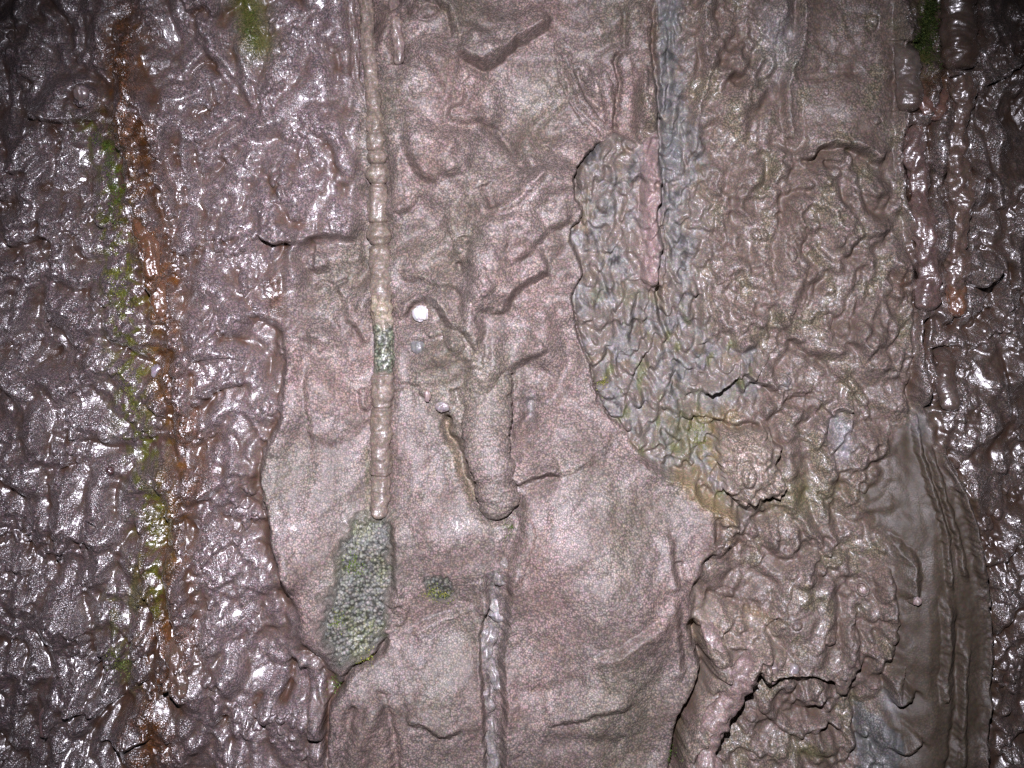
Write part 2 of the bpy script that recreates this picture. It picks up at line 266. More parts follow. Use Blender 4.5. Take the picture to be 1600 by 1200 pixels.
ST = [
 # --- left wet crust
 ([(30,178),(70,184),(110,190),(145,186),(165,166)],'step',10,26,'L'),
 ([(55,-10),(92,30),(112,100),(150,122),(180,152)],'crack',7,6,'L'),
 ([(75,190),(84,235),(74,270),(58,305)],'crack',9,5,'L'),
 ([(0,262),(20,268),(50,262),(75,240)],'step',8,18,'L'),
 ([(140,335),(158,352),(180,350),(200,335)],'step',10,26,'L'),
 ([(222,150),(226,200),(234,238),(250,246),(258,226),(256,190)],'step',7,14,'L'),
 ([(190,20),(196,90),(202,150),(204,215),(213,285),(226,330),(240,385),(247,430),(250,470),(253,492)],'ridge',15,19,'L'),
 ([(285,135),(300,105),(322,100),(338,122)],'crack',6,4,'L'),
 ([(262,240),(275,262),(284,300),(282,330)],'crack',7,4,'L'),
 ([(235,250),(255,290),(262,330),(266,345)],'ridge',9,10,'L'),
 ([(292,20),(320,8),(335,30)],'step',8,14,'L'),
 ([(0,385),(40,378),(70,372),(75,420),(60,425)],'step',8,20,'L'),
 ([(226,420),(236,460),(234,495),(247,505),(262,500)],'step',8,14,'L'),
 ([(258,500),(278,540),(240,570),(222,600),(230,640),(258,660)],'crack',8,7,'L'),
 ([(262,510),(285,590),(280,660),(290,700)],'ridge',8,13,'L'),
 ([(265,590),(300,555),(350,545),(390,560)],'ridge',8,12,'L'),
 ([(310,618),(350,600),(385,590)],'ridge',7,9,'L'),
 ([(0,590),(50,575),(90,545)],'crack',6,8,'L'),
 ([(232,700),(255,740),(270,800),(275,900),(285,1000),(290,1075)],'ridge',10,16,'L'),
 ([(205,800),(222,900),(240,980),(262,1060),(290,1086),(303,1070)],'step',8,18,'L'),
 ([(60,1110),(66,1130),(68,1152),(78,1150)],'step',7,9,'L'),
 ([(95,1110),(130,1118),(165,1108),(190,1100)],'step',9,20,'L'),
 ([(150,1160),(195,1165),(240,1150)],'step',9,22,'L'),
 ([(340,380),(365,372),(372,350)],'crack',6,4,'L'),
 ([(400,358),(422,376),(455,374),(466,356)],'step',12,24,'L'),
 ([(452,1040),(475,1035),(490,1050),(498,1100),(495,1160)],'ridge',11,14,'L'),
 ([(440,1110),(450,1080),(455,1045),(470,1036)],'crack',10,5,'L'),
 ([(400,1130),(420,1095),(445,1060)],'ridge',8,13,'L'),
 ([(340,1150),(350,1100),(338,1060)],'crack',8,5,'L'),
 # --- edge of the middle sheet on the left
 ([(470,470),(462,520),(462,580),(458,640),(440,700),(432,760),(442,820),(455,880),(470,940)],'ridge',8,26,'L'),
 ([(446,540),(446,590),(440,625),(440,658),(416,705),(409,750),(424,800),(431,850),(449,900),(464,938)],'step',9,20,'L'),
 ([(480,398),(520,400),(566,394)],'ridge',13,21,'L'),
 ([(470,386),(486,370),(520,366),(560,376)],'step',5,10,'L'),
  ([(468,396),(474,414),(488,421),(512,418)],'step',8,12,'L'),
 ([(480,452),(498,438),(515,444),(540,432)],'crack',6,3,'L'),
 ([(514,446),(529,464),(537,488),(554,518),(570,541)],'step',6,16,'L'),
 ([(545,450),(560,440),(568,455)],'crack',3,3,'L'),
 ([(484,500),(480,560),(484,640),(490,700)],'step',4,18,'L'),
 ([(560,605),(565,635),(580,642)],'step',5,10,'L'),
 ([(472,530),(520,545),(560,560)],'crack',2,6,'L'),
 # --- upper middle sheet
 ([(634,40),(643,14),(664,4),(690,9),(704,28),(712,62)],'step',13,24,'L'),
 ([(706,92),(722,91),(740,100),(757,105),(781,92),(802,75),(838,52),(868,34)],'step',17,36,'L'),
 ([(640,150),(668,142),(700,150)],'crack',4,7,'L'),
 ([(715,140),(726,150),(720,163),(703,172),(701,186),(722,193),(748,190),(776,200)],'step',8,20,'L'),
 ([(748,188),(776,200),(800,232),(824,274)],'crack',10,9,'L'),
 ([(824,274),(843,252),(858,226)],'crack',7,5,'L'),
 ([(636,236),(648,264),(674,284),(712,273),(740,276)],'step',6,22,'L'),
 ([(612,200),(618,260),(622,330)],'ridge',4,12,'L'),
 ([(620,335),(636,318),(652,306)],'ridge',5,9,'L'),
 ([(618,340),(640,328),(660,305)],'crack',4,4,'L'),
 ([(756,290),(764,306),(774,330)],'crack',9,7,'L'),
 ([(724,370),(728,385),(736,404)],'crack',8,6,'L'),
 ([(714,412),(720,424),(727,432)],'crack',9,4,'L'),
 ([(735,380),(748,425),(760,450),(775,460)],'ridge',5,12,'L'),
 ([(700,330),(712,370),(722,400)],'ridge',4,10,'L'),
 ([(780,460),(770,400),(760,350),(750,300),(735,260)],'ridge',5,24,'L'),
 ([(800,420),(830,395),(850,372),(880,352),(900,345)],'step',6,22,'L'),
 ([(770,340),(800,330),(830,300),(860,270)],'step',6,24,'L'),
 ([(790,400),(800,385),(815,380)],'crack',4,3,'L'),
 ([(806,340),(830,332),(870,318)],'crack',3,8,'L'),
 ([(789,500),(795,478),(806,460),(826,445),(846,434),(864,427)],'step',13,30,'L'),
 ([(620,436),(660,438),(690,449),(716,455),(736,472)],'step',6,13,'L'),
 ([(632,508),(637,484),(650,472),(666,470),(682,478),(693,496),(704,512),(722,516),(734,532)],'step',9,13,'L'),
 ([(720,520),(735,540),(742,560)],'crack',3,3,'L'),
 ([(672,534),(686,523),(698,528),(706,543),(720,556)],'step',5,9,'L'),
 ([(720,470),(735,500),(748,540),(745,580)],'ridge',5,10,'L'),
 ([(740,470),(760,520),(764,580)],'crack',3,8,'L'),
 ([(775,590),(800,578),(830,560),(858,545)],'step',5,16,'L'),
 ([(800,580),(803,605),(800,640)],'crack',5,4,'L'),
 ([(855,575),(840,600),(835,630)],'crack',3,8,'L'),
 ([(806,620),(798,655),(791,695),(781,724)],'crack',5,6,'L'),
 ([(834,622),(829,652),(812,672),(800,684)],'crack',9,6,'L'),
 ([(838,650),(815,680),(800,700),(790,722)],'crack',6,5,'L'),
 ([(612,612),(625,604),(660,606)],'crack',3,3,'L'),
 ([(710,605),(718,630),(735,645)],'crack',6,5,'L'),
 ([(660,610),(672,622)],'ridge',6,7,'L'),
 # --- tongue and what lies round it
 ([(880,225),(830,300),(775,390),(748,480),(762,590),(764,660),(768,720),(779,775)],'ridge',17,42,'L'),
 ([(610,205),(680,235),(740,300),(768,390)],'ridge',9,40,'L'),
  ([(698,640),(700,680),(720,706),(728,745),(745,770),(752,790),(765,803),(785,806),(803,798),(812,782),(812,762)],'crack',12,8,'L'),
 ([(697,655),(704,690),(714,715),(724,745),(738,772),(748,795)],'crack',3,8,'L'),
 ([(735,738),(758,752),(790,748)],'crack',4,4,'L'),
 ([(742,760),(770,768),(800,762)],'crack',3,3,'L'),
 ([(810,760),(822,749),(845,742),(875,733)],'step',9,22,'L'),
 ([(803,800),(809,818),(802,838),(790,862),(786,885)],'crack',10,7,'L'),
 ([(818,800),(824,830),(812,870),(800,910)],'ridge',5,12,'L'),
 ([(730,560),(722,600),(735,640)],'crack',3,8,'L'),
 # --- lower middle
 ([(614,806),(616,860),(615,930),(604,950)],'step',6,12,'L'),
 ([(604,950),(616,938),(634,944),(630,968),(614,982)],'ridge',3,6,'L'),
 ([(758,900),(762,930),(766,960)],'step',4,10,'R'),
 ([(763,925),(766,950),(752,985),(753,1050),(757,1130),(760,1230)],'edge',12,22,'R'),
 ([(800,870),(795,930),(790,985),(783,1040),(788,1090),(786,1160),(788,1240)],'step',10,26,'L'),
 ([(775,890),(770,1000),(768,1100),(770,1240)],'crack',5,8,'L'),
 ([(610,985),(592,1022),(566,1036),(548,1046),(535,1074),(514,1104),(509,1150),(506,1230)],'crack',16,4.5,'L'),
 ([(596,1078),(578,1120),(560,1165),(545,1240)],'ridge',13,24,'L'),
 ([(590,1070),(604,1100),(614,1150),(620,1240)],'crack',10,5,'L'),
 ([(560,1090),(548,1120),(538,1170),(520,1220)],'crack',7,5,'L'),
 ([(634,1128),(660,1128),(692,1146),(724,1136)],'step',4.5,24,'L'),
 ([(640,990),(660,975),(700,960),(740,940)],'step',4,22,'R'),
 ([(830,740),(900,730),(960,700)],'step',3,30,'L'),
 ([(920,1016),(960,1000),(1000,975),(1035,955)],'step',6,34,'R'),
 ([(850,1124),(900,1112),(940,1098),(990,1092)],'step',4,34,'L'),
 ([(800,1080),(860,1070),(920,1050)],'crack',4,14,'L'),
 ([(840,1160),(900,1150),(980,1160)],'crack',4,16,'L'),
 ([(1040,822),(1046,850),(1048,885),(1056,918)],'step',5,10,'R'),
 ([(1052,930),(1058,980),(1064,1030),(1068,1060)],'step',5,14,'R'),
 # --- braid at top and bare strip
 ([(878,70),(886,115),(902,150),(925,182),(950,207)],'ridge',10,14,'L'),
 ([(868,60),(878,100),(895,145),(920,180),(948,208)],'crack',7,4,'L'),
 ([(936,105),(950,138),(958,168),(960,198)],'ridge',10,11,'L'),
 ([(905,100),(912,132),(930,152),(948,170)],'crack',8,4.5,'L'),
 ([(962,205),(966,165),(970,125),(962,95),(976,72)],'crack',11,4,'L'),
 ([(900,0),(925,30),(945,60),(960,90)],'ridge',5,20,'L'),
 ([(975,0),(978,60),(976,85)],'crack',6,4,'L'),
 ([(1000,0),(996,60),(1005,110),(1010,160),(1012,205)],'ridge',11,17,'L'),
 ([(1013,225),(1020,280),(1018,330),(1022,380),(1020,435),(1010,455)],'ridge',18,19,'L'),
 ([(1024,-20),(1021,70),(1030,150),(1032,220),(1037,300),(1030,335),(1036,390),(1029,448),(1040,510),(1060,560)],'crack',12,4,'L'),
 ([(960,204),(938,222),(912,248),(897,283),(899,312),(911,334),(892,368),(904,405),(911,430),(895,460),(896,492),(906,530),(918,558),(926,592),(937,630),(950,650),(975,670),(990,702)],'edge',15,46,'R'),
 ([(946,214),(914,250),(900,283),(901,312)],'crack',14,4,'L'),
 ([(1000,455),(997,490),(992,530),(985,545)],'crack',9,4,'L'),
 ([(1035,520),(1010,560),(990,596)],'crack',9,3.5,'L'),
 ([(940,420),(952,470),(962,500),(975,540)],'crack',6,3,'L'),
 ([(975,540),(990,535),(1000,548),(990,575),(978,570)],'ridge',6,9,'L'),
 ([(1094,-20),(1092,70),(1099,115),(1078,200),(1085,260)],'step',8,18,'L'),
 ([(1118,-10),(1122,60),(1130,120)],'crack',6,6,'L'),
 ([(1050,0),(1045,60),(1048,120),(1042,180)],'crack',6,3,'L'),
 ([(1090,460),(1088,490),(1098,520)],'crack',9,5,'L'),
 ([(1060,560),(1055,600),(1066,640),(1068,670)],'crack',7,3.5,'L'),
 ([(1100,620),(1130,610),(1160,585),(1180,595)],'step',12,22,'L'),
 ([(1065,650),(1090,640),(1140,650)],'ridge',7,11,'L'),
 ([(1110,662),(1140,672),(1190,668)],'crack',9,5,'L'),
 ([(985,705),(1030,735),(1075,752),(1098,782),(1135,798),(1168,812)],'step',10,34,'R'),
 # --- wrinkled crust
 ([(1252,-20),(1247,60),(1228,116),(1226,190),(1242,240)],'step',9,22,'L'),
 ([(1236,118),(1285,117),(1350,108)],'crack',5,9,'L'),
 ([(1242,238),(1262,248),(1280,235),(1305,229),(1342,235),(1366,252),(1380,262)],'step',15,34,'L'),
 ([(1310,240),(1345,290),(1400,302)],'ridge',6,14,'L'),
 ([(1290,250),(1294,280)],'crack',7,5,'L'),
 ([(1405,-20),(1408,100),(1404,200),(1410,300),(1424,390),(1426,440)],'step',7,10,'L'),
 ([(1196,514),(1240,543),(1290,574),(1300,600)],'crack',8,5,'L'),
 ([(1300,575),(1335,605),(1352,640),(1356,660)],'ridge',7,8,'L'),
 ([(1130,120),(1170,128),(1220,118)],'crack',6,9,'L'),
 ([(1120,260),(1112,300),(1120,340),(1116,420)],'crack',7,5,'L'),
 ([(1215,330),(1236,370),(1240,372)],'crack',6,5,'L'),
 ([(1200,440),(1212,490),(1250,545)],'step',5,12,'L'),
 ([(1250,300),(1300,310),(1380,340)],'crack',4,9,'L'),
 ([(1330,390),(1355,370),(1390,368)],'step',5,14,'L'),
 ([(1150,620),(1180,600),(1210,612),(1215,640),(1240,620),(1280,612)],'step',8,12,'L'),
 ([(1300,652),(1312,643),(1332,646)],'step',10,16,'L'),
 ([(1302,650),(1297,690),(1282,708)],'crack',9,4,'L'),
 ([(1322,650),(1318,720),(1320,740)],'ridge',6,12,'L'),
 ([(1278,768),(1300,800),(1320,840)],'crack',6,5,'L'),
 ([(1200,790),(1235,800),(1270,850),(1295,880)],'step',6,18,'L'),
 ([(1174,800),(1182,850),(1200,870)],'step',6,14,'R'),
 ([(1120,800),(1112,860),(1094,890)],'crack',6,4,'L'),
 ([(1055,870),(1062,900),(1078,915)],'crack',5,4,'L'),
 ([(1135,780),(1140,820),(1110,870)],'ridge',5,12,'L'),
 ([(1100,930),(1140,945),(1190,950)],'crack',7,7,'L'),
 ([(1215,960),(1200,985),(1220,1020)],'crack',8,4,'L'),
 ([(1370,880),(1378,930),(1380,980),(1372,1030)],'ridge',13,13,'L'),
 ([(1340,940),(1340,990),(1350,1030),(1330,1055)],'crack',6,5,'L'),
 ([(1320,960),(1325,1010),(1316,1060)],'ridge',9,14,'L'),
 ([(1300,880),(1310,940),(1300,1000)],'crack',5,7,'L'),
 ([(1225,900),(1215,940),(1210,980)],'ridge',5,12,'L'),
 # --- drape and hollow under it
 ([(1101,1230),(1103,1142),(1114,1112),(1134,1090),(1145,1068),(1151,1054),(1168,1043),(1179,1040),(1189,1056),(1200,1060),(1208,1048),(1235,1047),(1270,1052),(1298,1062),(1311,1079),(1323,1076),(1331,1056),(1350,1044)],'edge',20,34,'L'),
 ([(1076,960),(1092,1010),(1102,1050),(1084,1090),(1066,1122),(1060,1160),(1055,1240)],'crack',34,7,'L'),
 ([(1150,1030),(1128,1060),(1114,1090),(1096,1130),(1092,1230)],'ridge',7,19,'L'),
 ([(1110,985),(1120,1020),(1128,1050)],'ridge',12,16,'L'),
 ([(1150,1020),(1144,1060)],'ridge',7,9,'L'),
 ([(1190,1010),(1196,1050)],'ridge',9,9,'L'),
 ([(1216,1010),(1210,1036)],'ridge',7,8,'L'),
 ([(1180,1065),(1196,1105),(1235,1138),(1262,1136),(1290,1126),(1318,1136),(1334,1172)],'ridge',9,10,'L'),
 ([(1258,1150),(1275,1138),(1300,1140),(1318,1160)],'crack',7,6,'L'),
 ([(1160,1070),(1162,1090),(1182,1084)],'crack',7,3,'L'),
 ([(1332,1075),(1340,1110),(1338,1170)],'crack',8,4,'L'),
 ([(1372,1040),(1386,1085),(1404,1082),(1418,1062)],'step',11,24,'L'),
 ([(1376,1155),(1405,1163),(1430,1140)],'step',6,20,'L'),
 # --- column at lower right
 ([(1428,640),(1434,700),(1446,760),(1464,830),(1471,925)],'ridge',7,6,'L'),
 ([(1446,690),(1462,760),(1484,840),(1496,908)],'ridge',7,6,'L'),
 ([(1462,690),(1484,740),(1504,800),(1516,870),(1522,910)],'ridge',8,8,'L'),
 ([(1457,915),(1461,1000),(1458,1080),(1470,1085)],'step',5,8,'L'),
 ([(1484,940),(1484,1040),(1474,1150),(1455,1230)],'crack',5,4,'L'),
 ([(1500,1000),(1492,1080),(1490,1200)],'ridge',5,7,'L'),
 ([(1462,700),(1498,760),(1520,830),(1534,900),(1544,1000),(1540,1100),(1528,1240)],'step',12,26,'R'),
 ([(1380,830),(1420,870),(1420,930)],'step',5,14,'R'),
 ([(1434,455),(1433,530),(1421,590),(1422,625),(1442,662)],'crack',9,4,'L'),
 ([(1456,490),(1450,560),(1456,600),(1448,650)],'crack',9,4,'L'),
 ([(1440,500),(1436,560),(1446,640)],'ridge',8,9,'L'),
 ([(1480,100),(1470,150),(1455,200),(1458,260),(1456,330)],'crack',10,4,'L'),
 ([(1510,230),(1512,300),(1508,400),(1505,470),(1490,540)],'crack',11,6,'L'),
 ([(1520,250),(1550,280),(1560,330)],'ridge',8,9,'L'),
 ([(1540,130),(1565,120),(1590,100),(1600,85)],'step',12,24,'L'),
 ([(1515,440),(1530,444),(1550,435),(1560,410)],'step',12,22,'L'),
]
for a in ST: stroke(a[0], a[1], a[2], a[3], a[4])
BEADED = [(566,-60),(569,0),(573,60),(580,130),(585,190),(588,272),(587,330),(590,400),(594,480),(600,540),(597,620),(595,700),(595,760),(592,812)]
for pth, wd, dp in [(BEADED, 17, 9), ([(541,-60),(545,10),(551,60),(553,118)], 10, 8), ([(616,-60),(618,0),(621,60),(623,103)], 12, 9), ([(1421,60),(1419,100),(1420,140),(1420,175)], 21, 10),
        ([(1506,-60),(1505,0),(1504,60),(1503,109)], 29, 14), ([(1432,190),(1437,240),(1440,300),(1443,350),(1445,400),(1452,440),(1453,487)], 19, 10),
        ([(1500,115),(1505,170),(1500,230),(1506,300),(1498,370),(1500,430),(1496,495)], 20, 9), ([(1478,545),(1481,585),(1480,642)], 18, 10)]:
    stroke(pth, 'crack', dp, wd, taper=0.03, raw=True)
bump(137,150,19,17,11); bump(668,16,17,15,10); bump(146,815,13,13,10,'ring')
bump(654,543,15,15,-9,'soft'); bump(657,498,22,18,-6,'soft')
bump(700,655,6,7,-26,'soft'); bump(1262,1078,27,24,6,'ring'); bump(1262,1076,15,13,7,'soft')
bump(1345,921,11,11,7,'ring'); bump(1356,897,6,6,4,'ring'); bump(1345,921,7,7,4,'soft')
bump(1416,930,8,7,6); bump(1188,1052,9,11,7); bump(1160,735,12,19,8)
bump(1530,420,32,30,10); bump(1575,735,10,10,9); bump(1228,595,10,9,6); bump(1012,862,10,10,4,'soft')
bump(1262,900,9,8,4); bump(1145,850,9,9,4); bump(1136,935,14,11,6); bump(1085,590,9,9,4)
for k in range(60):                                                   # small beads and blisters in the crusts
    u = random.choice([random.uniform(0, 430), random.uniform(1470, 1600), random.uniform(1120, 1380)]); v = random.uniform(0, 1200)
    r = random.uniform(4, 9); bump(u, v, r, r * random.uniform(0.9, 1.6), r * 0.75)
H += wCH * (20 + 9 * billow(U/20, V/18, 90)) + wDR * 5
H = np.maximum(H - 10, -62).astype(f32)

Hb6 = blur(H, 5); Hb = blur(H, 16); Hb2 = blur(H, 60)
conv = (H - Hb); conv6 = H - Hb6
Vd = V + np.clip(0.36 * (H - Hb2) * (1 - 0.7 * wC - 0.5 * wR), -11, 11)                              # everything has sagged a little while it was soft

# ------------------------------------------------------------------ mineral colours: browner in creases, darker towards the far left and right
def C3(r, g, b): return np.array([r, g, b], f32)
def mixc(A, c, m): return A + (c - A) * m[..., None]
nA = fbm(U/45, V/60, 3, 100); nB = fbm(U/14, V/16, 2, 101); nC = perlin(U/130, V/170, 102); nD = fbm(U/7, V/7, 2, 103)
mud = C3(0.142, 0.092, 0.068)
pink = C3(0.312, 0.262, 0.236)
wW_relief = wW; wW = sm(-48, 56, sdW + 14 * perlin(U/30, V/30, 91)) * (sdW > -59)
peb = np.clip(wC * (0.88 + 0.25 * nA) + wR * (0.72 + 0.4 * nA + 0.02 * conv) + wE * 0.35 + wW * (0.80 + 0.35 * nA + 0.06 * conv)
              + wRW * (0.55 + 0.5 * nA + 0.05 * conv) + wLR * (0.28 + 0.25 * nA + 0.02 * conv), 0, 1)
peb = np.clip(peb - 0.05 * np.clip(-conv6 - 1, 0, 6), 0, 1)  # fewer pale grains in creases, so the colour turns browner and darker there
Col = np.ones(U.shape + (3,), f32) * mud
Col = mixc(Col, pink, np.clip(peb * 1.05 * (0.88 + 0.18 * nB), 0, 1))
# regional tints
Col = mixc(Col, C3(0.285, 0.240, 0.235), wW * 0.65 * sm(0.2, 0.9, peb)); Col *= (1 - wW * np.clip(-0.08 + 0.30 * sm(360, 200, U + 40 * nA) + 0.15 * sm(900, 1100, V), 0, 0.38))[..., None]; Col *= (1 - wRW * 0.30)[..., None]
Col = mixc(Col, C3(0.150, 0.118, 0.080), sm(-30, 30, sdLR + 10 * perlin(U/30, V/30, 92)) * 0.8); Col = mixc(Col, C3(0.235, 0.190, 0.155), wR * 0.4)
Col = mixc(Col, C3(0.26, 0.235, 0.19), wC * 0.3 * sm(0.1, 0.7, -nC + 0.3 * nA))
Col = mixc(Col, C3(0.39, 0.27, 0.235), wC * 0.3 * sm(0.0, 0.6, nC + 0.3 * nB))
# bare strip: blue grey, ochre and green minerals
e = C3(0.31, 0.295, 0.275)
Ec = np.ones(U.shape + (3,), f32) * e
Ec = mixc(Ec, C3(0.12, 0.115, 0.11), sm(-0.15, 0.45, nB + 0.3 * nD))
Ec = mixc(Ec, C3(0.235, 0.195, 0.165), sm(-0.35, 0.2, nA + 0.4 * nB))
Ec = mixc(Ec, C3(0.27, 0.20, 0.12), 0.45 * sm(0.15, 0.7, fbm(U/30, V/34, 2, 110)))
Ec = mixc(Ec, C3(0.19, 0.20, 0.09), 0.8 * sm(0.3, 0.7, fbm(U/22, V/40, 2, 111)) * sm(380, 560, V))
Ec = mixc(Ec, C3(0.38, 0.27, 0.25), 0.9 * np.exp(-((WU - 1016) / 17) ** 2) * sm(190, 230, V) * sm(470, 440, V))
Ec = mixc(Ec, C3(0.215, 0.22, 0.215), np.clip(0.6 + 0.7 * nA + 0.3 * nB, 0, 1) * sm(1026, 1034, WU) * sm(1078, 1055, WU) * sm(480, 200, V))
Col = mixc(Col, 0, wE * 0); Col = Col * (1 - wE)[..., None] + Ec * wE[..., None]

def along(pts, w, soft=0.5):
    P = crom(pts, 4); m = np.zeros(U.shape, f32); wn = win(P, w * 2)
    d, t, _ = pdist(WU[wn], WV[wn], P); m[wn] = np.exp(-(d / w) ** 2); return m
def spot(u, v, ru, rv): return np.exp(-((WU - u) / ru) ** 2 - ((WV - v) / rv) ** 2)
RUST = [(192,40),(198,130),(206,210),(222,310),(238,390),(250,450),(244,540),(262,610),(280,690),(284,760),(272,830),(262,900),(256,960),(262,1030),(248,1090),(232,1150),(230,1230)]
rust = along(RUST, 37) * np.clip(0.75 + 0.7 * nB + 0.5 * nA, 0, 1.1)
rust = np.maximum(rust, 0.9 * along([(238,780),(230,850),(222,900)], 16) * np.clip(0.7 + 0.8 * nB, 0, 1))
rust = np.maximum(rust, 0.5 * along([(425,440),(430,480)], 16)); rust = np.maximum(rust, 0.45 * spot(1410,445,14,30))
rust = np.maximum(rust, 0.3 * spot(1496,480,12,18)); rust = np.maximum(rust, 0.5 * along([(1430,150),(1470,110),(1480,150)], 14))
rust = np.maximum(rust, 0.35 * spot(1140,850,22,16)); rust = np.maximum(rust, 0.4 * along([(1435,200),(1440,300),(1442,380)], 12))
Col = mixc(Col, C3(0.105, 0.052, 0.022), np.clip(rust * 1.4, 0, 1) * sm(0.5, -0.3, nB)); Col = mixc(Col, C3(0.205, 0.092, 0.034), np.clip(rust, 0, 1) * 0.85 * sm(-0.25, 0.7, nB + 0.2 * nA))
och = 0.7 * spot(1112,715,34,60) * sm(-0.3, 0.4, nB) + 0.6 * spot(1095,985,20,16) + 0.6 * along([(1060,745),(1100,785),(1140,805)], 12) + 0.55 * spot(1180,965,26,12) \
      + 0.28 * along([(699,660),(708,700),(722,740),(740,775)], 7) + 0.5 * along([(1092,660),(1140,652)], 14)
Col = mixc(Col, C3(0.36, 0.27, 0.14), np.clip(och, 0, 0.85))
grn = 1.0 * along([(150,210),(168,260),(178,330),(186,420),(196,480),(200,560),(205,650),(232,760),(236,850)], 32) * sm(-0.1, 0.5, nB)
grn = np.maximum(grn, 0.85 * along([(232,840),(244,900),(248,950)], 20) * sm(-0.3, 0.4, nB)); grn = np.maximum(grn, 0.5 * along([(205,650),(225,760),(240,850),(200,960)], 40) * sm(0.0, 0.5, nA)); grn = np.maximum(grn, 0.8 * along([(378,-20),(392,30),(402,70)], 26)); grn = np.maximum(grn, 0.6 * along([(1460,-30),(1452,40),(1450,90)], 24) * sm(-0.4, 0.5, nB + nD))
grn = np.maximum(grn, 0.5 * along([(170,950),(180,1020),(200,1080)], 22) * sm(-0.1, 0.4, nB)); grn = np.maximum(grn, 0.4 * spot(1250,775,80,36))
grn = np.maximum(grn, 0.45 * spot(1075,680,40,50)); grn = np.maximum(grn, 0.4 * spot(550,900,30,60)); grn = np.maximum(grn, 0.5 * spot(1265,1172,30,14))
grn = np.maximum(grn, 0.3 * along([(572,700),(574,780),(576,810)], 5)); grn = np.maximum(grn, 0.25 * sm(0.1, 0.7, nA) * wR); grn = np.maximum(grn, 0.10 * sm(0.0, 0.6, -nC) * wC)
Col = mixc(Col, C3(0.15, 0.165, 0.04), np.clip(grn, 0, 0.85))
gr = np.maximum(wG, wG2)
Col = mixc(Col, C3(0.20, 0.205, 0.17), gr * 0.9); Col = mixc(Col, C3(0.17, 0.185, 0.09), wG * sm(0.0, 0.6, nA + 0.4 * nB) * 0.7)
Col = mixc(Col, C3(0.19, 0.195, 0.19), sm(-4, 4, sdP1) * 0.85)
pale = 0.8 * spot(1312,665,12,14) + 0.8 * spot(1316,695,14,26) + 0.7 * spot(830,640,7,22) + 0.45 * spot(1435,665,14,22) + 0.6 * spot(1118,620,30,12) + 0.6 * spot(1385,1090,12,16) + 0.6 * spot(1228,597,10,9)
pale = pale + 0.3 * along([(775,890),(770,1000),(768,1100),(770,1220)], 9) + 0.45 * spot(1216,60,30,60)
Col = mixc(Col, C3(0.36, 0.30, 0.25), np.clip(1.0 * wCH + 0.7 * wDR, 0, 0.8)); Col = mixc(Col, C3(0.50, 0.50, 0.50), np.clip(pale, 0, 0.85))
Col *= (1 + 0.10 * nD + 0.10 * nA)[..., None]
lum = Col.mean(-1, keepdims=True); Col = lum + (Col - lum) * (1.0 + 0.40 * wW + 0.2 * wR + 0.3 * wRW + 0.12 * wC)[..., None]
Col = Col * (1 + (wW * 0.9)[..., None] * (C3(1.0, 0.97, 1.03) - 1)) * 0.90
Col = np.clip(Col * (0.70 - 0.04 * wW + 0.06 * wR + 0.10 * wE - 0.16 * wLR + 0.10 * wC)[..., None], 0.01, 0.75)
peb = np.maximum(peb, gr)
wet = np.clip(wW * (0.50 + 0.5 * sm(420, 250, U) * sm(60, 260, V)) + wRW * 0.9 + wC * 0.05 + wR * 0.22 + wE * 0.20 + wLR * 0.05 + 0.6 * rust, 0, 1)
wet = np.clip(wet + 0.18 * nA, 0.03, 1)
dark = np.clip(gr, 0, 1)                                                # larger, clearer grains

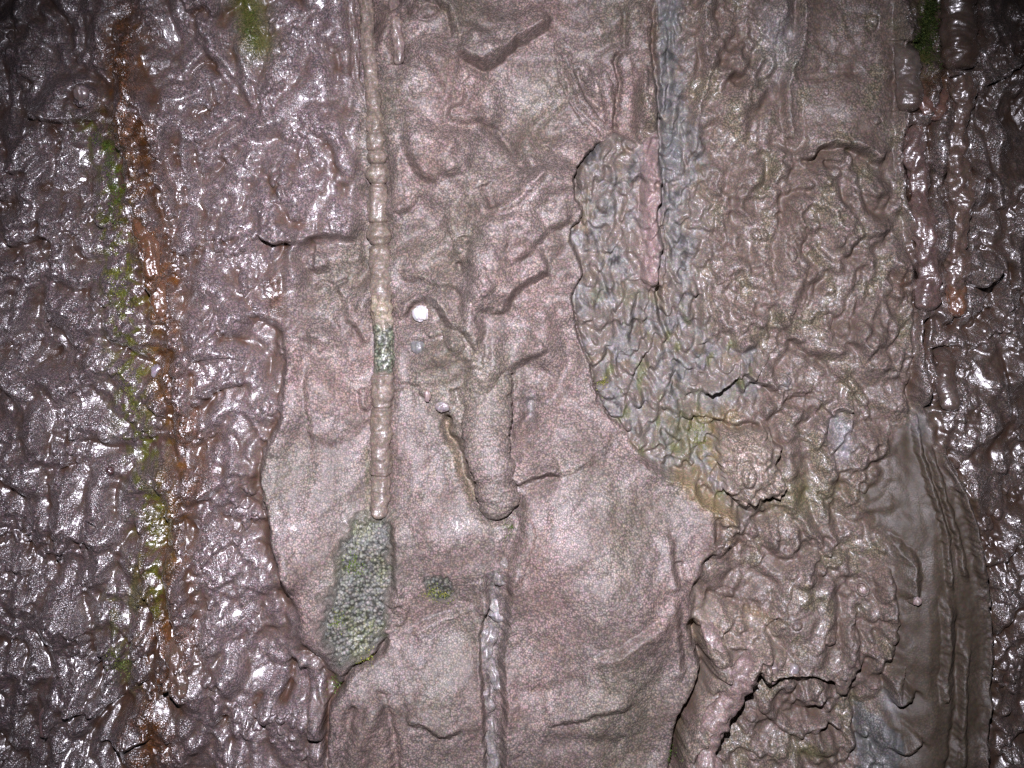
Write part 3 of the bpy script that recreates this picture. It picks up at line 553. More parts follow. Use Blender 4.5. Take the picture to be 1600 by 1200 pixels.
# ------------------------------------------------------------------ material
def rock_material(name):
    m = bpy.data.materials.new(name); m.use_nodes = True
    nt = m.node_tree; N = nt.nodes; L = nt.links
    b = N['Principled BSDF']
    def nd(t, **k):
        n = N.new(t)
        for a, v in k.items(): setattr(n, a, v)
        return n
    def math_(op, a, b_=None, c=None, clamp=False):
        n = nd('ShaderNodeMath', operation=op); n.use_clamp = clamp
        for i, x in enumerate((a, b_, c)):
            if x is None: continue
            if isinstance(x, (int, float)): n.inputs[i].default_value = x
            else: L.new(x, n.inputs[i])
        return n.outputs[0]
    geo = nd('ShaderNodeNewGeometry')
    at = {k: nd('ShaderNodeAttribute', attribute_name=k) for k in ('mineral', 'surface')}
    sep = nd('ShaderNodeSeparateColor'); L.new(at['surface'].outputs['Color'], sep.inputs[0])
    Wet, Peb, Grain = sep.outputs[0], sep.outputs[1], sep.outputs[2]
    # grains: crowded little domes a few mm across
    nz = nd('ShaderNodeTexNoise'); nz.inputs['Scale'].default_value = 60; nz.inputs['Detail'].default_value = 2
    L.new(geo.outputs['Position'], nz.inputs['Vector'])
    off = nd('ShaderNodeVectorMath', operation='SCALE'); L.new(nz.outputs['Color'], off.inputs[0]); off.inputs['Scale'].default_value = 0.006
    pos = nd('ShaderNodeVectorMath', operation='ADD'); L.new(geo.outputs['Position'], pos.inputs[0]); L.new(off.outputs[0], pos.inputs[1])
    sc = math_('MULTIPLY_ADD', Grain, -95, 330.0)
    vo = nd('ShaderNodeTexVoronoi'); vo.inputs['Scale'].default_value = 190; vo.inputs['Randomness'].default_value = 0.9
    L.new(pos.outputs[0], vo.inputs['Vector']); L.new(sc, vo.inputs['Scale'])
    d = vo.outputs['Distance']
    dome = math_('SUBTRACT', 1.0, math_('MULTIPLY', math_('MULTIPLY', d, d), 2.2), clamp=True)
    fn = nd('ShaderNodeTexNoise'); fn.inputs['Scale'].default_value = 520; fn.inputs['Detail'].default_value = 3
    L.new(geo.outputs['Position'], fn.inputs['Vector'])
    md = nd('ShaderNodeTexNoise'); md.inputs['Scale'].default_value = 150; md.inputs['Detail'].default_value = 4; md.inputs['Roughness'].default_value = 0.65
    L.new(geo.outputs['Position'], md.inputs['Vector'])
    # colour: pale grains in a darker matrix
    ramp = nd('ShaderNodeMapRange'); ramp.inputs['From Min'].default_value = 0.15; ramp.inputs['From Max'].default_value = 0.75
    ramp.inputs['To Min'].default_value = 0.52; ramp.inputs['To Max'].default_value = 1.22; L.new(dome, ramp.inputs['Value'])
    vcol = nd('ShaderNodeSeparateColor'); L.new(vo.outputs['Color'], vcol.inputs[0])
    vary = math_('MULTIPLY_ADD', vcol.outputs[0], 0.62, 0.70)
    g1 = math_('MULTIPLY', ramp.outputs[0], vary)
    g2 = math_('MULTIPLY_ADD', math_('SUBTRACT', g1, 1.0), math_('MULTIPLY', Peb, 0.95, clamp=True), 1.0)
    g2 = math_('MULTIPLY', g2, math_('MULTIPLY_ADD', math_('MULTIPLY', math_('SUBTRACT', 0.75, dome), Grain), -0.6, 1.0, clamp=False))
    g3 = math_('MULTIPLY', g2, math_('MULTIPLY_ADD', md.outputs['Fac'], 0.6, 0.70))
    mul = nd('ShaderNodeVectorMath', operation='SCALE'); L.new(at['mineral'].outputs['Color'], mul.inputs[0]); L.new(g3, mul.inputs['Scale'])
    tint = nd('ShaderNodeMix', data_type='RGBA'); tint.inputs['Factor'].default_value = 0.0
    hv = nd('ShaderNodeVectorMath', operation='MULTIPLY_ADD'); L.new(vo.outputs['Color'], hv.inputs[0]); hv.inputs[1].default_value = (0.20, 0.17, 0.22); hv.inputs[2].default_value = (0.91, 0.91, 0.89)
    hm = nd('ShaderNodeVectorMath', operation='MULTIPLY'); L.new(mul.outputs[0], hm.inputs[0]); L.new(hv.outputs[0], hm.inputs[1])
    L.new(hm.outputs[0], b.inputs['Base Color'])
    # relief
    hgt = math_('ADD', math_('MULTIPLY', dome, math_('MULTIPLY_ADD', Peb, 0.92, 0.08)), math_('MULTIPLY', fn.outputs['Fac'], 0.22))
    hgt = math_('ADD', hgt, math_('MULTIPLY', md.outputs['Fac'], 0.65))
    bp = nd('ShaderNodeBump'); bp.inputs['Strength'].default_value = 1.0
    L.new(math_('MULTIPLY_ADD', Wet, 0.00036, 0.00034), bp.inputs['Distance'])
    L.new(hgt, bp.inputs['Height']); L.new(bp.outputs[0], b.inputs['Normal'])
    rg = math_('MULTIPLY_ADD', Wet, -0.25, 0.56)
    rg = math_('MULTIPLY_ADD', fn.outputs['Fac'], 0.10, math_('SUBTRACT', rg, 0.05))
    L.new(rg, b.inputs['Roughness'])
    L.new(math_('MULTIPLY_ADD', Peb, 0.30, math_('MULTIPLY_ADD', Wet, 0.9, 0.30)), b.inputs['Specular IOR Level'])
    L.new(math_('MULTIPLY', math_('SUBTRACT', Wet, 0.15, clamp=True), 1.6, clamp=True), b.inputs['Coat Weight']); b.inputs['Coat Roughness'].default_value = 0.17
    return m
ROCK = rock_material('mineral_crust')

# ------------------------------------------------------------------ mesh helpers
def link(name, me, parent=None, label=None, cat=None, group=None, kind=None):
    o = bpy.data.objects.new(name, me); scene.collection.objects.link(o)
    if parent is not None: o.parent = parent
    if label: o['label'] = label
    if cat: o['category'] = cat
    if group: o['group'] = group
    if kind: o['kind'] = kind
    return o

def mesh_np(name, co, quads, mineral, surface, mat=ROCK):
    me = bpy.data.meshes.new(name)
    n = len(co); q = len(quads); k = quads.shape[1]
    me.vertices.add(n); me.vertices.foreach_set('co', np.ascontiguousarray(co, f32).ravel())
    me.loops.add(q * k); me.loops.foreach_set('vertex_index', np.ascontiguousarray(quads, np.int32).ravel())
    me.polygons.add(q); me.polygons.foreach_set('loop_start', (np.arange(q) * k).astype(np.int32))
    me.polygons.foreach_set('use_smooth', np.ones(q, bool))
    for nm, arr in (('mineral', mineral), ('surface', surface)):
        a = me.attributes.new(nm, 'FLOAT_COLOR', 'POINT')
        full = np.ones((n, 4), f32); full[:, :3] = arr; a.data.foreach_set('color', full.ravel())
    me.update(calc_edges=True); me.materials.append(mat)
    return me

def wpos(u, v, h):
    return np.stack([(u - 800) * S, -h * S, (600 - v) * S], -1).astype(f32)
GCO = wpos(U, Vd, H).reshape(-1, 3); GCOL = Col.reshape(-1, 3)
GSUR = np.stack([wet, peb, dark], -1).reshape(-1, 3).astype(f32)
IDX = np.arange(NU * NV, dtype=np.int32).reshape(NV, NU)

LAB = np.zeros((NV, NU), np.int8)                                        # 0 = bare rock face
LAB[(sdR <= 0)] = 2; LAB[(sdR > 0)] = 3
LAB[sdRW > 0] = 5; LAB[sdLR > 0] = 4; LAB[sdW > 0] = 1; LAB[sdE > 0] = 0
LAB[sdG > 0] = 0; LAB[sdG2 > 0] = 0; LAB[sdP1 > 0] = 0
LAB[sdDR > 0] = 7; LAB[sdCH > 0] = 6
def near(pts, w):
    P = crom(pts, 4); m = np.zeros(U.shape, bool); wn = win(P, w * 2); d, t, _ = pdist(WU[wn], WV[wn], P); m[wn] = d < w; return m
LAB[near([(480,398),(520,400),(560,396)], 22) & (LAB == 2)] = 9
LAB[(polymask([(603,950),(616,937),(635,944),(630,968),(615,983)], smooth=False) > 0)] = 10
LAB[near([(880,74),(888,115),(902,150),(925,182),(944,203)], 13) & (LAB == 2)] = 11
LAB[near([(936,105),(950,138),(957,168),(959,196)], 11) & (LAB == 2)] = 12
LAB[(polymask([(1300,655),(1312,646),(1328,648),(1332,690),(1330,735),(1300,735),(1292,705)]) > 0)] = 13
LAB[near([(1428,650),(1434,700),(1446,760),(1464,830),(1471,915)], 6) & (LAB == 4)] = 14
LAB[near([(1450,700),(1462,760),(1484,840),(1496,900)], 6) & (LAB == 4)] = 15
LAB[near([(1468,700),(1484,740),(1504,800),(1516,870),(1522,905)], 7) & (LAB == 4)] = 16
LAB[(np.hypot((WU - 1160) / 13, (WV - 735) / 20) < 1)] = 17
LAB[near([(1370,870),(1378,930),(1380,980),(1372,1035)], 13)] = 19
LAB[near([(1013,222),(1020,280),(1018,330),(1022,380),(1020,440)], 14) & (LAB == 0)] = 20
LAB[(sdG > 0)] = 21; LAB[(sdG2 > 0)] = 22; LAB[(sdP1 > 0)] = 23
LAB[(LAB == 0) & (WU > 1034) & (WU < 1086) & (WV < 330)] = 24
FL = LAB[:-1, :-1]

def sheet(lab, name, **kw):
    jj, ii = np.nonzero(FL == lab)
    q = np.stack([IDX[jj, ii], IDX[jj + 1, ii], IDX[jj + 1, ii + 1], IDX[jj, ii + 1]], -1)
    used, inv = np.unique(q, return_inverse=True); q = inv.reshape(q.shape).astype(np.int32)
    co = GCO[used]; mc = GCOL[used]; sf = GSUR[used]
    # rim: edges used by one face only get a wall running back into the rock
    e = np.concatenate([q[:, [0, 1]], q[:, [1, 2]], q[:, [2, 3]], q[:, [3, 0]]])
    key = np.minimum(e[:, 0], e[:, 1]).astype(np.int64) * len(co) + np.maximum(e[:, 0], e[:, 1])
    _, first, cnt = np.unique(key, return_index=True, return_counts=True)
    be = e[first[cnt == 1]]
    bv, binv = np.unique(be, return_inverse=True); binv = binv.reshape(be.shape)
    back = co[bv].copy(); back[:, 1] += 0.022 + 0.002 * (lab % 3)
    b0 = len(co)
    rim = np.stack([be[:, 1], be[:, 0], b0 + binv[:, 0], b0 + binv[:, 1]], -1).astype(np.int32)
    # the rim has its own vertices so that it does not bend the normals of the face
    dup = co[bv]; d0 = b0 + len(bv)
    rim = np.stack([d0 + binv[:, 1], d0 + binv[:, 0], b0 + binv[:, 0], b0 + binv[:, 1]], -1).astype(np.int32)
    co = np.concatenate([co, back, dup]); mc = np.concatenate([mc, mc[bv], mc[bv]]); sf = np.concatenate([sf, sf[bv], sf[bv]])
    q = np.concatenate([q, rim])
    par = kw.get('parent')
    c = co.mean(0) if par is None else np.zeros(3, f32)
    if par is not None: c = np.array(par.location, f32)
    me = mesh_np(name, co - c, q, mc, sf)
    o = link(name, me, **kw)
    if par is None: o.location = [float(x) for x in c]
    return o

face = sheet(0, 'rock_face', kind='structure')
grp = 'crusts of mineral coating on the cave wall'
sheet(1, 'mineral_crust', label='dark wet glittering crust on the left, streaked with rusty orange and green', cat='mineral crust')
mid = sheet(2, 'mineral_crust', label='smooth pale pink crust in the middle, left of the bare grey strip', cat='mineral crust')
rc = sheet(3, 'mineral_crust', label='wrinkled brownish crust between the bare grey strip and the long drips on the right', cat='mineral crust')
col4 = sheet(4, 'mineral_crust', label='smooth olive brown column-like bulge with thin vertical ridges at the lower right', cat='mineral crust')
sheet(5, 'mineral_crust', label='dark shiny wet lumpy crust along the right edge of the wall', cat='mineral crust')
ch = sheet(6, 'rock_chunk', label='rough protruding chunk with an oval knob, below the bare grey strip', cat='rock')
dr = sheet(7, 'mineral_drape', label='pinkish hanging drape with fringed edge and one long leg, near the bottom', cat='drapery')
sheet(9, 'lobe', parent=mid, label='finger shaped sideways lobe under a dark ledge')
sheet(10, 'flake', parent=mid, label='pale angular flake')
sheet(11, 'rope_ridge', parent=mid, label='long curved rope-like ridge'); sheet(12, 'rope_ridge', parent=mid, label='short curved rope-like ridge')
sheet(13, 'peg', parent=rc, label='pale grey peg in a pocket'); sheet(19, 'ridge', parent=rc, label='pinkish upright ridge')
for k_ in (14, 15, 16): sheet(k_, 'ridge', parent=col4)
sheet(17, 'knob', parent=ch)
sheet(20, 'pink_ridge', parent=face, label='smooth pinkish upright ridge'); sheet(24, 'grey_vein', parent=face, label='blue-grey upright vein')
sheet(21, 'grain_patch', parent=face, label='large patch of grey pebbly grains'); sheet(22, 'grain_patch', parent=face, label='small square patch of grey pebbly grains')
sheet(23, 'grey_patch', parent=face, label='dark blue-grey bare patch')
# solid rock behind everything
bk = np.array([[x, y, z] for x in (-1.05, 1.05) for y in (0.10, 0.35) for z in (-0.81, 0.81)], f32)
bq = np.array([[0,1,3,2],[4,6,7,5],[0,4,5,1],[2,3,7,6],[0,2,6,4],[1,5,7,3]], np.int32)
bed = link('bedrock', mesh_np('bedrock', bk, bq, np.tile(C3(.15,.12,.1), (8,1)), np.tile(C3(.2,.2,0), (8,1))), kind='structure')

# ------------------------------------------------------------------ sampling the wall
def samp(A, u, v):
    i = int(np.clip((u - U0) / STEP, 0, NU - 1)); j = int(np.clip((v - V0) / STEP, 0, NV - 1)); return A[j, i]

def tube(name, path, r_of, col=None, wetv=None, pebv=None, lift=0.15, flat=0.85, start_cap=False, end_cap=True, seed=0, nseg=36, lump=0.22,
         band=None, split=None, sink=0.22, wob_=0.35, colfac=1.0, Hs=None, tipr=1.0, **kw):
    Hs = Hb if Hs is None else Hs
    P = crom(path, 12); seg = np.hypot(*(P[1:] - P[:-1]).T); cum = np.concatenate([[0], np.cumsum(seg)]); L = cum[-1]
    n = max(12, int(L / 1.5)); s = np.linspace(0, L, n)
    cu = np.interp(s, cum, P[:, 0]); cv = np.interp(s, cum, P[:, 1])
    t = s / L
    r = np.array([r_of(a) for a in t])
    if end_cap:
        R = r[-1] * tipr; x = np.clip((L - s) / R, 0, 1); r = r * np.sqrt(np.clip(1 - (1 - x) ** 2, 0, 1)) + 0.02
    if start_cap:
        R = r[n // 8]; x = np.clip(s / R, 0, 1); r = r * np.sqrt(np.clip(1 - (1 - x) ** 2, 0, 1)) + 0.02
    h = np.array([samp(Hs, a, b) for a, b in zip(cu, cv)])
    k = 21; h = np.convolve(np.pad(h, k, mode='edge'), np.ones(2*k+1) / (2*k+1), 'valid')
    wob = r.max() * wob_ * perlin((s / 38).astype(f32), np.full(len(s), 3.3 + seed, f32), 400 + seed); cu = cu + wob
    tu = np.gradient(cu); tv = np.gradient(cv); tl = np.hypot(tu, tv); nu_, nv_ = -tv / tl, tu / tl
    th = np.linspace(0, 2 * np.pi, nseg, endpoint=False)
    TH, SS = np.meshgrid(th, s)
    rr = r[:, None] * (1 + lump * perlin((TH * 1.3 + 50).astype(f32) * 1.0, (SS / 17).astype(f32), 200 + seed) * 1.4 + 0.06 * perlin((np.cos(TH) * 3 + 40).astype(f32), (SS / 5).astype(f32), 230 + seed))
    a = np.cos(TH) * rr; b = np.sin(TH) * rr * flat
    uu = cu[:, None] + nu_[:, None] * a; vv = cv[:, None] + nv_[:, None] * a
    lf = lift * np.maximum(r, 0.3 * r.max())
    if start_cap: lf = lf - 1.1 * r.max() * sm(sink, 0.0, t)
    hh = h[:, None] + lf[:, None] + b
    vs_ = vv + np.clip(0.42 * (hh - 0 - np.array([samp(Hb2, a_, b_) for a_, b_ in zip(cu, cv)])[:, None]), -9, 9) * 0.6
    co = wpos(uu, vs_, hh).reshape(-1, 3)
    ix = np.arange(n * nseg).reshape(n, nseg); nx = np.roll(ix, -1, 1)
    q = np.stack([ix[:-1], nx[:-1], nx[1:], ix[1:]], -1).reshape(-1, 4)
    if nv_[n // 2] * 0 + (tv[n // 2]) < 0: pass
    gc = np.array([samp(Col, a_, b_) for a_, b_ in zip(cu, cv)]); 
    kk = 15; gc = np.stack([np.convolve(np.pad(gc[:, c], kk, mode='edge'), np.ones(2*kk+1) / (2*kk+1), 'valid') for c in range(3)], 1)
    if col is not None: gc = 0.25 * gc + 0.75 * np.array(col)[None]
    gc = gc * colfac * (0.66 if col is not None else 1.0)
    var = (1 + 0.16 * perlin((TH + 70).astype(f32), (SS / 12).astype(f32), 260 + seed))
    cc = np.clip(gc[:, None, :] * var[..., None], 0.01, 0.7)
    pv = np.full(cc.shape[:2], 0.6 if pebv is None else pebv, f32); wv = np.full(cc.shape[:2], 0.3 if wetv is None else wetv, f32); dv = np.zeros(cc.shape[:2], f32)
    if band:
        for (v0, v1, bc, pb) in band:
            m = sm(v0 - 4, v0 + 4, vv + 5 * perlin((TH * 1.5 + 9).astype(f32), (SS / 9).astype(f32), 5) * 2.5) * sm(v1 + 6, v1 - 4, vv + 10 * perlin((TH * 1.5 + 30).astype(f32), (SS / 9).astype(f32), 6))
            cc = cc + (np.array(bc) - cc) * m[..., None]; pv = np.maximum(pv, m * pb); dv = np.maximum(dv, m * (pb > 0.9))
    cc = cc.reshape(-1, 3); sf = np.stack([wv, pv, dv], -1).reshape(-1, 3)
    # outward facing
    c = co.mean(0); org = np.array([co[:, 0].mean(), co[:, 1].max(), co[:, 2].min()], f32)
    p0, p1, p2 = co[q[len(q)//2][0]], co[q[len(q)//2][1]], co[q[len(q)//2][2]]
    ring = co.reshape(n, nseg, 3)[n // 2 if len(q) else 0].mean(0)
    if np.dot(np.cross(p1 - p0, p2 - p0), p0 - ring) < 0: q = q[:, ::-1]
    # caps
    par = kw.get('parent')
    base = np.array(par.location, f32) if par is not None else org
    def sub(mask, nm):
        qq = q[mask]; used, inv = np.unique(qq, return_inverse=True)
        return mesh_np(nm, co[used] - base, inv.reshape(qq.shape).astype(np.int32), cc[used].astype(f32), sf[used].astype(f32))
    qv = np.repeat(cv[:-1], nseg); rest = np.ones(len(q), bool)
    pieces = []
    for (v0, v1, nm, lb) in (split or []):
        m = (qv >= v0) & (qv < v1); rest &= ~m; pieces.append((m, nm, lb))
    o = link(name, sub(rest, name), **kw)
    if par is None: o.location = [float(x) for x in org]
    for m, nm, lb in pieces: link(nm, sub(m, nm), parent=o, label=lb)
    return o

def taper(a, b, p=1.0): return lambda t: a + (b - a) * t ** p
def beads(base, L, marks):
    """radius profile with swollen beads: marks = (t, half width, gain)"""
    def f(t):
        r = base(t)
        for c, w, g in marks:
            x = (t - c) / w
            r *= 1 + g * math.exp(-x * x)
        return r
    return f
LBR = (0.36, 0.29, 0.27); GRP = 'drips of mineral run down the wall'
# the long beaded run left of the middle, y -60 .. 812
def T(v): return (v + 60) / 872.0
mk = [(T(170), .006, -.14), (T(190), .006, .10), (T(206), .003, -.16), (T(218), .007, .12), (T(236), .003, -.18), (T(246), .006, .14), (T(257), .003, -.25),
      (T(272), .010, .20), (T(287), .003, -.24), (T(318), .012, .06), (T(346), .003, -.22), (T(364), .010, .26), (T(381), .003, -.24), (T(405), .01, .04), (T(428), .004, -.10),
      (T(470), .003, -.07), (T(482), .009, .10), (T(560), .01, .04), (T(584), .003, -.10), (T(620), .012, .10), (T(637), .003, -.18), (T(700), .01, -.05), (T(728), .008, .10), (T(746), .003, -.2), (T(790), .02, -.06)]
tube('beaded_drip', BEADED,
     beads(lambda t: 11.0 + 5.5 * sm(0.1, 0.62, t) - 2.0 * sm(.8, 1, t), 872, mk), lift=0.42, lump=0.16, pebv=0.45, wetv=0.28, seed=1, flat=0.95, wob_=0.0, col=(0.34,0.27,0.21),
     band=[(502, 578, (0.16, 0.175, 0.12), 1.0), (462, 505, (0.31, 0.26, 0.19), 0.6)], colfac=1.0,
     split=[(206,235,'bead',None),(257,287,'bead','round swollen bead'),(346,381,'bead','largest round bead'),(498,582,'lichen_band','grey-green grainy band'),(746,830,'tip',None)],
     label='longest beaded drip with a grey-green band, left of the white pebble', cat='drip', group=GRP)
tube('drip', [(541,-60),(545,10),(551,60),(553,118),(562,150)], beads(taper(7.5, 6), 200, [(.5,.05,.25),(.68,.05,.2),(.8,.04,.2)]), lift=0.25, seed=2, pebv=.4, wetv=.5,
     label='thin knotted drip hugging the left side of the long beaded drip at the top edge', cat='drip', group=GRP)
tube('drip', [(616,-60),(618,0),(621,60),(623,103)], beads(taper(8.5, 8), 160, [(.55,.05,.15)]), lift=0.3, seed=3, pebv=.35, wetv=.4,
     label='short thin round tipped drip just right of the long beaded drip', cat='drip', group=GRP)
tube('drip', [(1421,60),(1419,100),(1420,140),(1420,175)], taper(18, 21), lift=0.45, seed=4, pebv=.2, wetv=.75, colfac=1.0, lump=.12, start_cap=True,
     label='short stubby drip with glossy round tip below the left edge of the upper right moss', cat='drip', group=GRP)
tube('drip', [(1506,-60),(1505,0),(1504,60),(1503,109)], taper(25, 29), lift=0.45, seed=5, pebv=.15, wetv=.8, colfac=1.1, lump=.12,
     label='thick brown drip with bulbous tip right of the upper right moss', cat='drip', group=GRP)
tube('drip', [(1432,190),(1437,240),(1440,300),(1443,350),(1445,400),(1452,440),(1453,487)], beads(taper(14, 20), 300, [(.12,.08,.2),(.4,.05,-.2),(.55,.06,.1),(.75,.05,-.15)]), lift=0.45, seed=6,
     pebv=.35, wetv=.8, col=(0.24,0.16,0.14), colfac=1, start_cap=True,
     label='long reddish wet drip with round glossy tip, below the short stubby drip', cat='drip', group=GRP)
tube('drip', [(1500,115),(1505,170),(1500,230),(1506,300),(1498,370),(1500,430),(1496,495)], beads(taper(20, 15), 380, [(.2,.08,-.3),(.45,.08,.2),(.65,.06,-.15),(.8,.06,.15)]), lift=0.4, seed=7,
     pebv=.3, wetv=.85, col=(0.22,0.145,0.11), label='long winding brown drip hanging below the thick bulbous drip, its tip rusty orange', cat='drip', group=GRP,
     band=[(450, 500, (0.17, 0.085, 0.05), 0.3)])
tube('drip', [(1478,545),(1481,585),(1480,642)], taper(14, 17), lift=0.45, seed=8, pebv=.2, wetv=.8, start_cap=True, lump=.08,
     label='short smooth drip below the rusty tipped drip, above the smooth right hand column', cat='drip', group=GRP)
tube('drip', [(1428,140),(1452,178),(1474,150),(1480,130)][::-1], taper(8, 13), lift=0.2, seed=9, pebv=.3, wetv=.85, col=(0.28,0.15,0.11), start_cap=True,
     label='small hooked reddish drip between the stubby drip and the thick bulbous drip', cat='drip', group=GRP)
tube('drip', [(212,330),(232,372),(243,420),(251,497)], beads(taper(12, 13), 170, [(.4,.1,.15),(.7,.08,-.12)]), lift=0.1, seed=10, pebv=.35, wetv=.95, col=(0.26,0.12,0.06), start_cap=True,
     label='rust orange wet drip in the streak down the left crust', cat='drip', group=GRP)
tube('drip', [(268,1000),(280,1030),(291,1083)], taper(12, 13), lift=0.1, seed=11, pebv=.3, wetv=.9, col=(0.22,0.14,0.10), start_cap=True,
     label='brown drip tip at the bottom end of the rusty streak', cat='drip', group=GRP)
tube('drip', [(68,1105),(68,1130),(69,1152)], taper(6, 7), lift=0.5, seed=12, pebv=.1, wetv=.9, start_cap=True, col=(0.25,0.15,0.14),
     label='small finger shaped drip near the lower left corner', cat='drip', group=GRP)
tube('drip', [(1316,1040),(1314,1060),(1313,1082)], taper(11, 9), lift=0.5, seed=13, pebv=.3, wetv=.5, start_cap=True,
     label='pointed drip under the pebbled crust, right end of the dark overhang', cat='drip', group=GRP)
tube('drip', [(1196,1020),(1198,1040),(1197,1060)], taper(9, 8), lift=0.5, seed=14, pebv=.2, wetv=.5, start_cap=True, col=(0.42,0.33,0.31),
     label='small pale drip knob in the middle of the fringed drape', cat='drip', group=GRP)
tube('drip', [(1222,1030),(1232,1034),(1241,1036)], taper(8, 10), lift=0.5, seed=15, pebv=.1, wetv=.5, start_cap=True, col=(0.48,0.42,0.44),
     label='whitish rounded knob at the right end of the fringed drape', cat='drip', group=GRP)
# whitish runs in the vertical cleft below the tongue
for k, (pth, ra, rb, lb) in enumerate([
    ([(791,870),(783,890),(777,914)], 10, 16, 'topmost whitish lump in the cleft below the tongue'),
    ([(768,940),(776,958),(777,980)], 11, 20, 'bright white lump in the cleft below the tongue, second from top'),
    ([(774,978),(763,1005),(766,1040),(781,1085)], 16, 9, 'long greyish run in the cleft below the bright white lump'),
    ([(757,1078),(762,1100),(772,1120)], 9, 13, 'small pale lump low in the cleft'),
    ([(764,1128),(769,1160),(768,1230)], 11, 15, 'lowest pale run in the cleft, cut by the bottom edge')]):
    tube('mineral_run', pth, taper(ra * .75, rb * .75), lift=0.1, wob_=0.6, seed=20 + k, pebv=.5, wetv=.35, start_cap=True, lump=.38, Hs=H, col=(0.62,0.60,0.60) if k == 1 else (0.36,0.33,0.31),
         label=lb, cat='mineral run', group='pale runs in the cleft below the tongue')

tube('flow_tongue', [(772,500),(764,580),(762,650),(766,710),(776,765),(783,808)], beads(taper(40, 31), 310, [(.80,.03,-.10),(.70,.03,-.05),(.5,.1,.08)]), lift=-0.16, sink=0.75, flat=0.72, wob_=0.15, seed=45, pebv=.95, wetv=.06,
     lump=.06, start_cap=True, parent=mid, label='rounded tongue hanging down with a dark outline below it')
tube('leg', [(1182,1022),(1160,1036),(1146,1052),(1138,1076),(1118,1100),(1105,1130),(1100,1165),(1093,1250)], beads(taper(19, 13), 300, [(.1,.1,.2),(.45,.06,.3),(.62,.04,-.2),(.72,.04,.2)]),
     lift=0.75, wob_=0.25, Hs=Hb, seed=40, pebv=.6, wetv=.3, col=(0.44,0.32,0.29), start_cap=True, parent=dr)
tube('fringe', [(1108,965),(1112,1000),(1124,1030),(1140,1052)], taper(14, 10), lift=0.35, seed=41, pebv=.6, wetv=.3, col=(0.42,0.31,0.28), start_cap=True, parent=dr)

# ------------------------------------------------------------------ pebbles
def pebble(u, v, r, col, wetv, seed, name='pebble', sq=(1, 1, 1), lift=0.0, pebv=0.1, **kw):
    n, m = 28, 40
    ph = np.linspace(0.0, np.pi, n); th = np.linspace(0, 2 * np.pi, m, endpoint=False)
    TH, PH = np.meshgrid(th, ph)
    x = np.sin(PH) * np.cos(TH); y = np.sin(PH) * np.sin(TH); z = np.cos(PH)
    nz = perlin((x * 1.7 + 9 + seed).astype(f32), (y * 1.3 + z * .9 + 9).astype(f32), 300 + seed) * .26 + perlin((x * 3.1 + 9).astype(f32), (y * 3.1 + z * 2 + 9).astype(f32), 320 + seed) * .12
    rr = r * (1 + nz)
    h = samp(H, u, v) + lift
    co = np.stack([x * rr * sq[0] * S, y * rr * sq[1] * S, z * rr * sq[2] * S], -1).reshape(-1, 3)
    ix = np.arange(n * m).reshape(n, m); nx = np.roll(ix, -1, 1)
    q = np.stack([ix[:-1], ix[1:], nx[1:], nx[:-1]], -1).reshape(-1, 4)
    cc = np.tile(np.array(col, f32), (len(co), 1)) * (1 + 0.25 * nz.reshape(-1, 1)); sf = np.tile(np.array([wetv, pebv, 0], f32), (len(co), 1))
    o = link(name, mesh_np(name, co, q.astype(np.int32), cc, sf), **kw)
    o.location = wpos(np.array(u), np.array(v), np.array(h)).tolist(); return o
pebble(657, 490, 12.5, (0.62, 0.60, 0.60), 0.3, 1, sq=(0.95, 0.8, 1.0), lift=4, label='bright white pebble tucked under a small arched lip, right of the long beaded drip', cat='pebble')
pebble(654, 543, 10.5, (0.17, 0.17, 0.165), 0.5, 2, sq=(1, .8, 1), lift=5, label='round grey pebble in a socket just below the white pebble', cat='pebble')
pebble(690, 530, 4.5, (0.27, 0.22, 0.20), 0.5, 3, lift=2, label='tiny pinkish bead right of the round grey pebble', cat='pebble')
pebble(692, 635, 8.5, (0.27, 0.23, 0.23), 0.7, 4, sq=(1.2, .8, 1), lift=5, label='pale bead at the mouth of the small black hole above the tongue', cat='pebble')
pebble(669, 618, 6.0, (0.27, 0.20, 0.18), 0.6, 5, sq=(.8, .6, 1.5), lift=2, name='bead', label='narrow pink bead with a highlight, left above the small black hole', cat='bead')
pebble(1346, 921, 6.0, (0.36, 0.28, 0.25), 0.4, 6, sq=(1, .6, 1), lift=3, name='bead', label='bead inside a raised ring on the lower right pebbled crust', cat='bead')
pebble(1416, 930, 6.5, (0.34, 0.27, 0.25), 0.5, 7, sq=(1, .8, 1), lift=3, name='bead', label='single smooth bead on the olive column right of the raised ring', cat='bead')
pebble(137, 152, 12, (0.20, 0.15, 0.14), 0.8, 8, sq=(1, .8, 1), lift=6, name='bead', label='round dark bead left of the top of the rusty streak', cat='bead')
pebble(240, 580, 10, (0.28, 0.24, 0.27), 0.95, 9, sq=(1, .8, 1.1), lift=3, name='bead', label='shiny grey bead in the rusty streak at mid height', cat='bead')
pebble(170, 736, 6.5, (0.07, 0.03, 0.03), 1.0, 10, lift=4, name='bead', label='small dark red glossy bead left of the rusty streak', cat='bead')

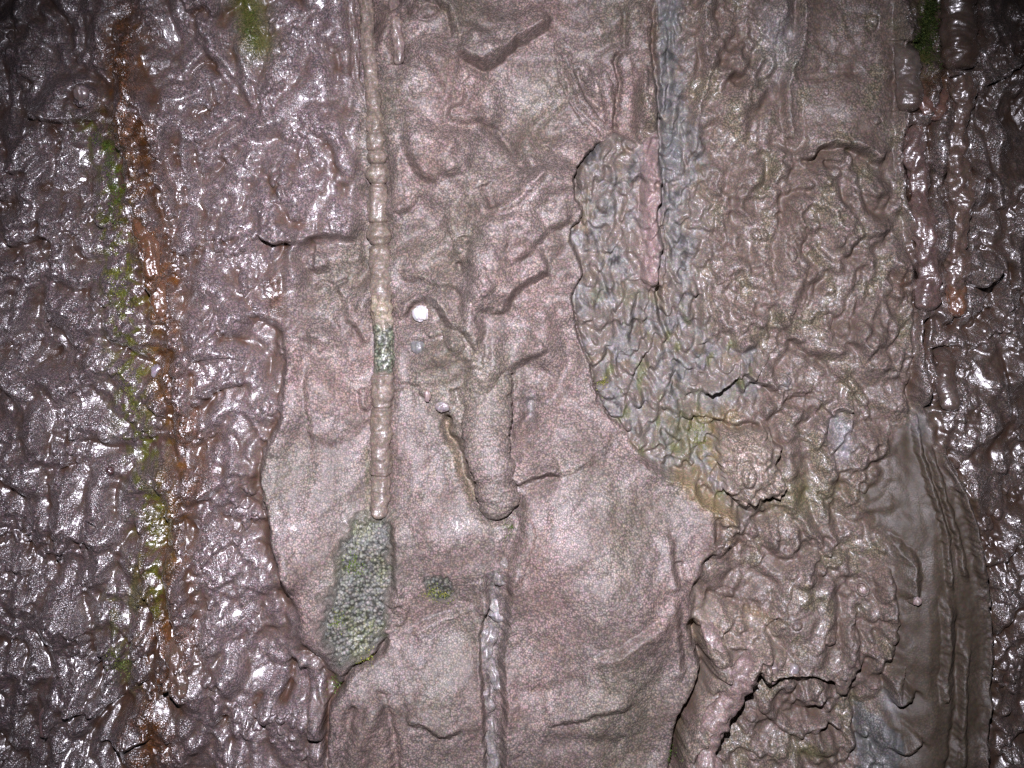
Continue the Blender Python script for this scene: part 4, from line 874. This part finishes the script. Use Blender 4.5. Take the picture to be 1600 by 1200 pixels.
# ------------------------------------------------------------------ moss
mm = bpy.data.materials.new('moss'); mm.use_nodes = True
bs = mm.node_tree.nodes['Principled BSDF']; a = mm.node_tree.nodes.new('ShaderNodeAttribute'); a.attribute_name = 'mineral'
n_ = mm.node_tree.nodes.new('ShaderNodeTexNoise'); n_.inputs['Scale'].default_value = 300
mx = mm.node_tree.nodes.new('ShaderNodeVectorMath'); mx.operation = 'MULTIPLY'
cr = mm.node_tree.nodes.new('ShaderNodeMapRange'); cr.inputs['To Min'].default_value = 0.6; cr.inputs['To Max'].default_value = 1.4
mm.node_tree.links.new(n_.outputs['Fac'], cr.inputs['Value']); mm.node_tree.links.new(a.outputs['Color'], mx.inputs[0]); mm.node_tree.links.new(cr.outputs[0], mx.inputs[1])
mm.node_tree.links.new(mx.outputs[0], bs.inputs['Base Color']); bs.inputs['Roughness'].default_value = 0.6

def moss(path, w, n, col, label, size=3.2, seed=0):
    rg = np.random.RandomState(500 + seed); P = crom(path, 6)
    seg = np.hypot(*(P[1:] - P[:-1]).T); cum = np.concatenate([[0], np.cumsum(seg)])
    cen = [];
    for k in range(max(4, n // 22)):                                    # tufts, each a crowd of tiny leaves
        s = rg.rand() * cum[-1]; cu = np.interp(s, cum, P[:, 0]) + rg.randn() * w * .5; cv = np.interp(s, cum, P[:, 1]) + rg.randn() * w * .35
        cen.append((cu, cv, rg.uniform(2.5, 7.5)))
    co = []; fc = []; cl = []
    for k in range(n):
        cu, cv, cr_ = cen[rg.randint(len(cen))]
        u = cu + rg.randn() * cr_; v = cv + rg.randn() * cr_ * 1.3
        h = samp(H, u, v); vd = samp(Vd, u, v)
        out = np.array([rg.randn() * .5, -1.0, rg.randn() * .5 - .2]); out /= np.linalg.norm(out)
        sd = np.cross(out, rg.randn(3)); sd /= np.linalg.norm(sd)
        b0 = wpos(np.array(u), np.array(vd), np.array(h - 0.6)); L_ = size * rg.uniform(.5, 1.2) * S; W_ = L_ * .35
        i = len(co); bend = np.array([0, 0, -.3 * L_])
        co += [b0 - sd * W_ * .5, b0 + sd * W_ * .5, b0 + out * L_ * .6 + sd * W_ * .6, b0 + out * L_ + bend, b0 + out * L_ * .6 - sd * W_ * .6]
        fc += [(i, i + 1, i + 2, i + 4), (i + 4, i + 2, i + 3, i + 3)]
        c = np.array(col) * 0.85 * rg.uniform(.4, 1.5) * np.array([rg.uniform(.8, 1.3), 1, rg.uniform(.6, 1.2)])
        cl += [c] * 5
    co = np.array(co, f32); org = co.mean(0)
    me = bpy.data.meshes.new('moss_patch')
    fl_ = [f if f[2] != f[3] else f[:3] for f in fc]
    me.from_pydata((co - org).tolist(), [], [tuple(int(x) for x in f) for f in fl_])
    at_ = me.attributes.new('mineral', 'FLOAT_COLOR', 'POINT'); full = np.ones((len(co), 4), f32); full[:, :3] = np.clip(np.array(cl), 0, 1); at_.data.foreach_set('color', full.ravel())
    me.materials.append(mm)
    o = link('moss_patch', me, label=label, cat='moss patch', group='small moss patches on the wall'); o.location = org.tolist()
moss([(150,212),(166,250),(176,300),(182,340)], 12, 1500, (0.10,0.17,0.03), 'green moss beside the rusty streak in the upper left', seed=1)
moss([(186,425),(196,460),(200,480)], 14, 500, (0.26,0.30,0.07), 'yellow-green moss left of the rusty drip tip', seed=2)
moss([(196,560),(200,600),(204,650)], 10, 500, (0.22,0.24,0.08), 'faint yellowish moss left of the shiny grey bead', seed=3)
moss([(372,-20),(388,30),(400,66)], 13, 1000, (0.10,0.16,0.03), 'green moss at the top edge left of the long beaded drip', seed=4)
moss([(1466,-20),(1455,30),(1450,88)], 20, 2800, (0.06,0.09,0.022), 'dark green moss between two drips at the top right', size=5.0, seed=5)
moss([(552,866),(556,885),(562,895)], 10, 300, (0.16,0.24,0.04), 'bright green moss in the pebbly grey patch below the long beaded drip', seed=6)
moss([(676,925),(692,932),(700,936)], 9, 280, (0.26,0.30,0.06), 'yellow moss on the small square grey patch', seed=7)
moss([(528,960),(535,968)], 9, 160, (0.20,0.26,0.05), 'small moss fleck at the left edge of the pebbly grey patch', seed=8)
moss([(572,1030),(580,1030)], 4, 160, (0.40,0.44,0.08), 'yellow moss at the crack below the pebbly grey patch', seed=9)
moss([(518,1078),(524,1084)], 4, 160, (0.10,0.18,0.03), 'green moss inside the crack below left of the pebbly grey patch', seed=10)
moss([(1056,1180),(1058,1200)], 4, 220, (0.12,0.22,0.04), 'green moss in the deep crack at the bottom beside the drape leg', seed=11)
moss([(790,812),(800,818)], 5, 160, (0.12,0.20,0.05), 'green moss just under the tongue tip', seed=12)
moss([(172,1016),(180,1030),(182,1080)], 10, 320, (0.16,0.20,0.05), 'faint green moss near the bottom of the left crust', seed=13)
moss([(1085,660),(1095,700)], 14, 350, (0.20,0.24,0.07), 'olive moss between the bare grey strip and the rough chunk', seed=14)
moss([(938,590),(945,600)], 5, 120, (0.30,0.32,0.08), 'yellowish moss on the lower left rim of the bare grey strip', seed=15)
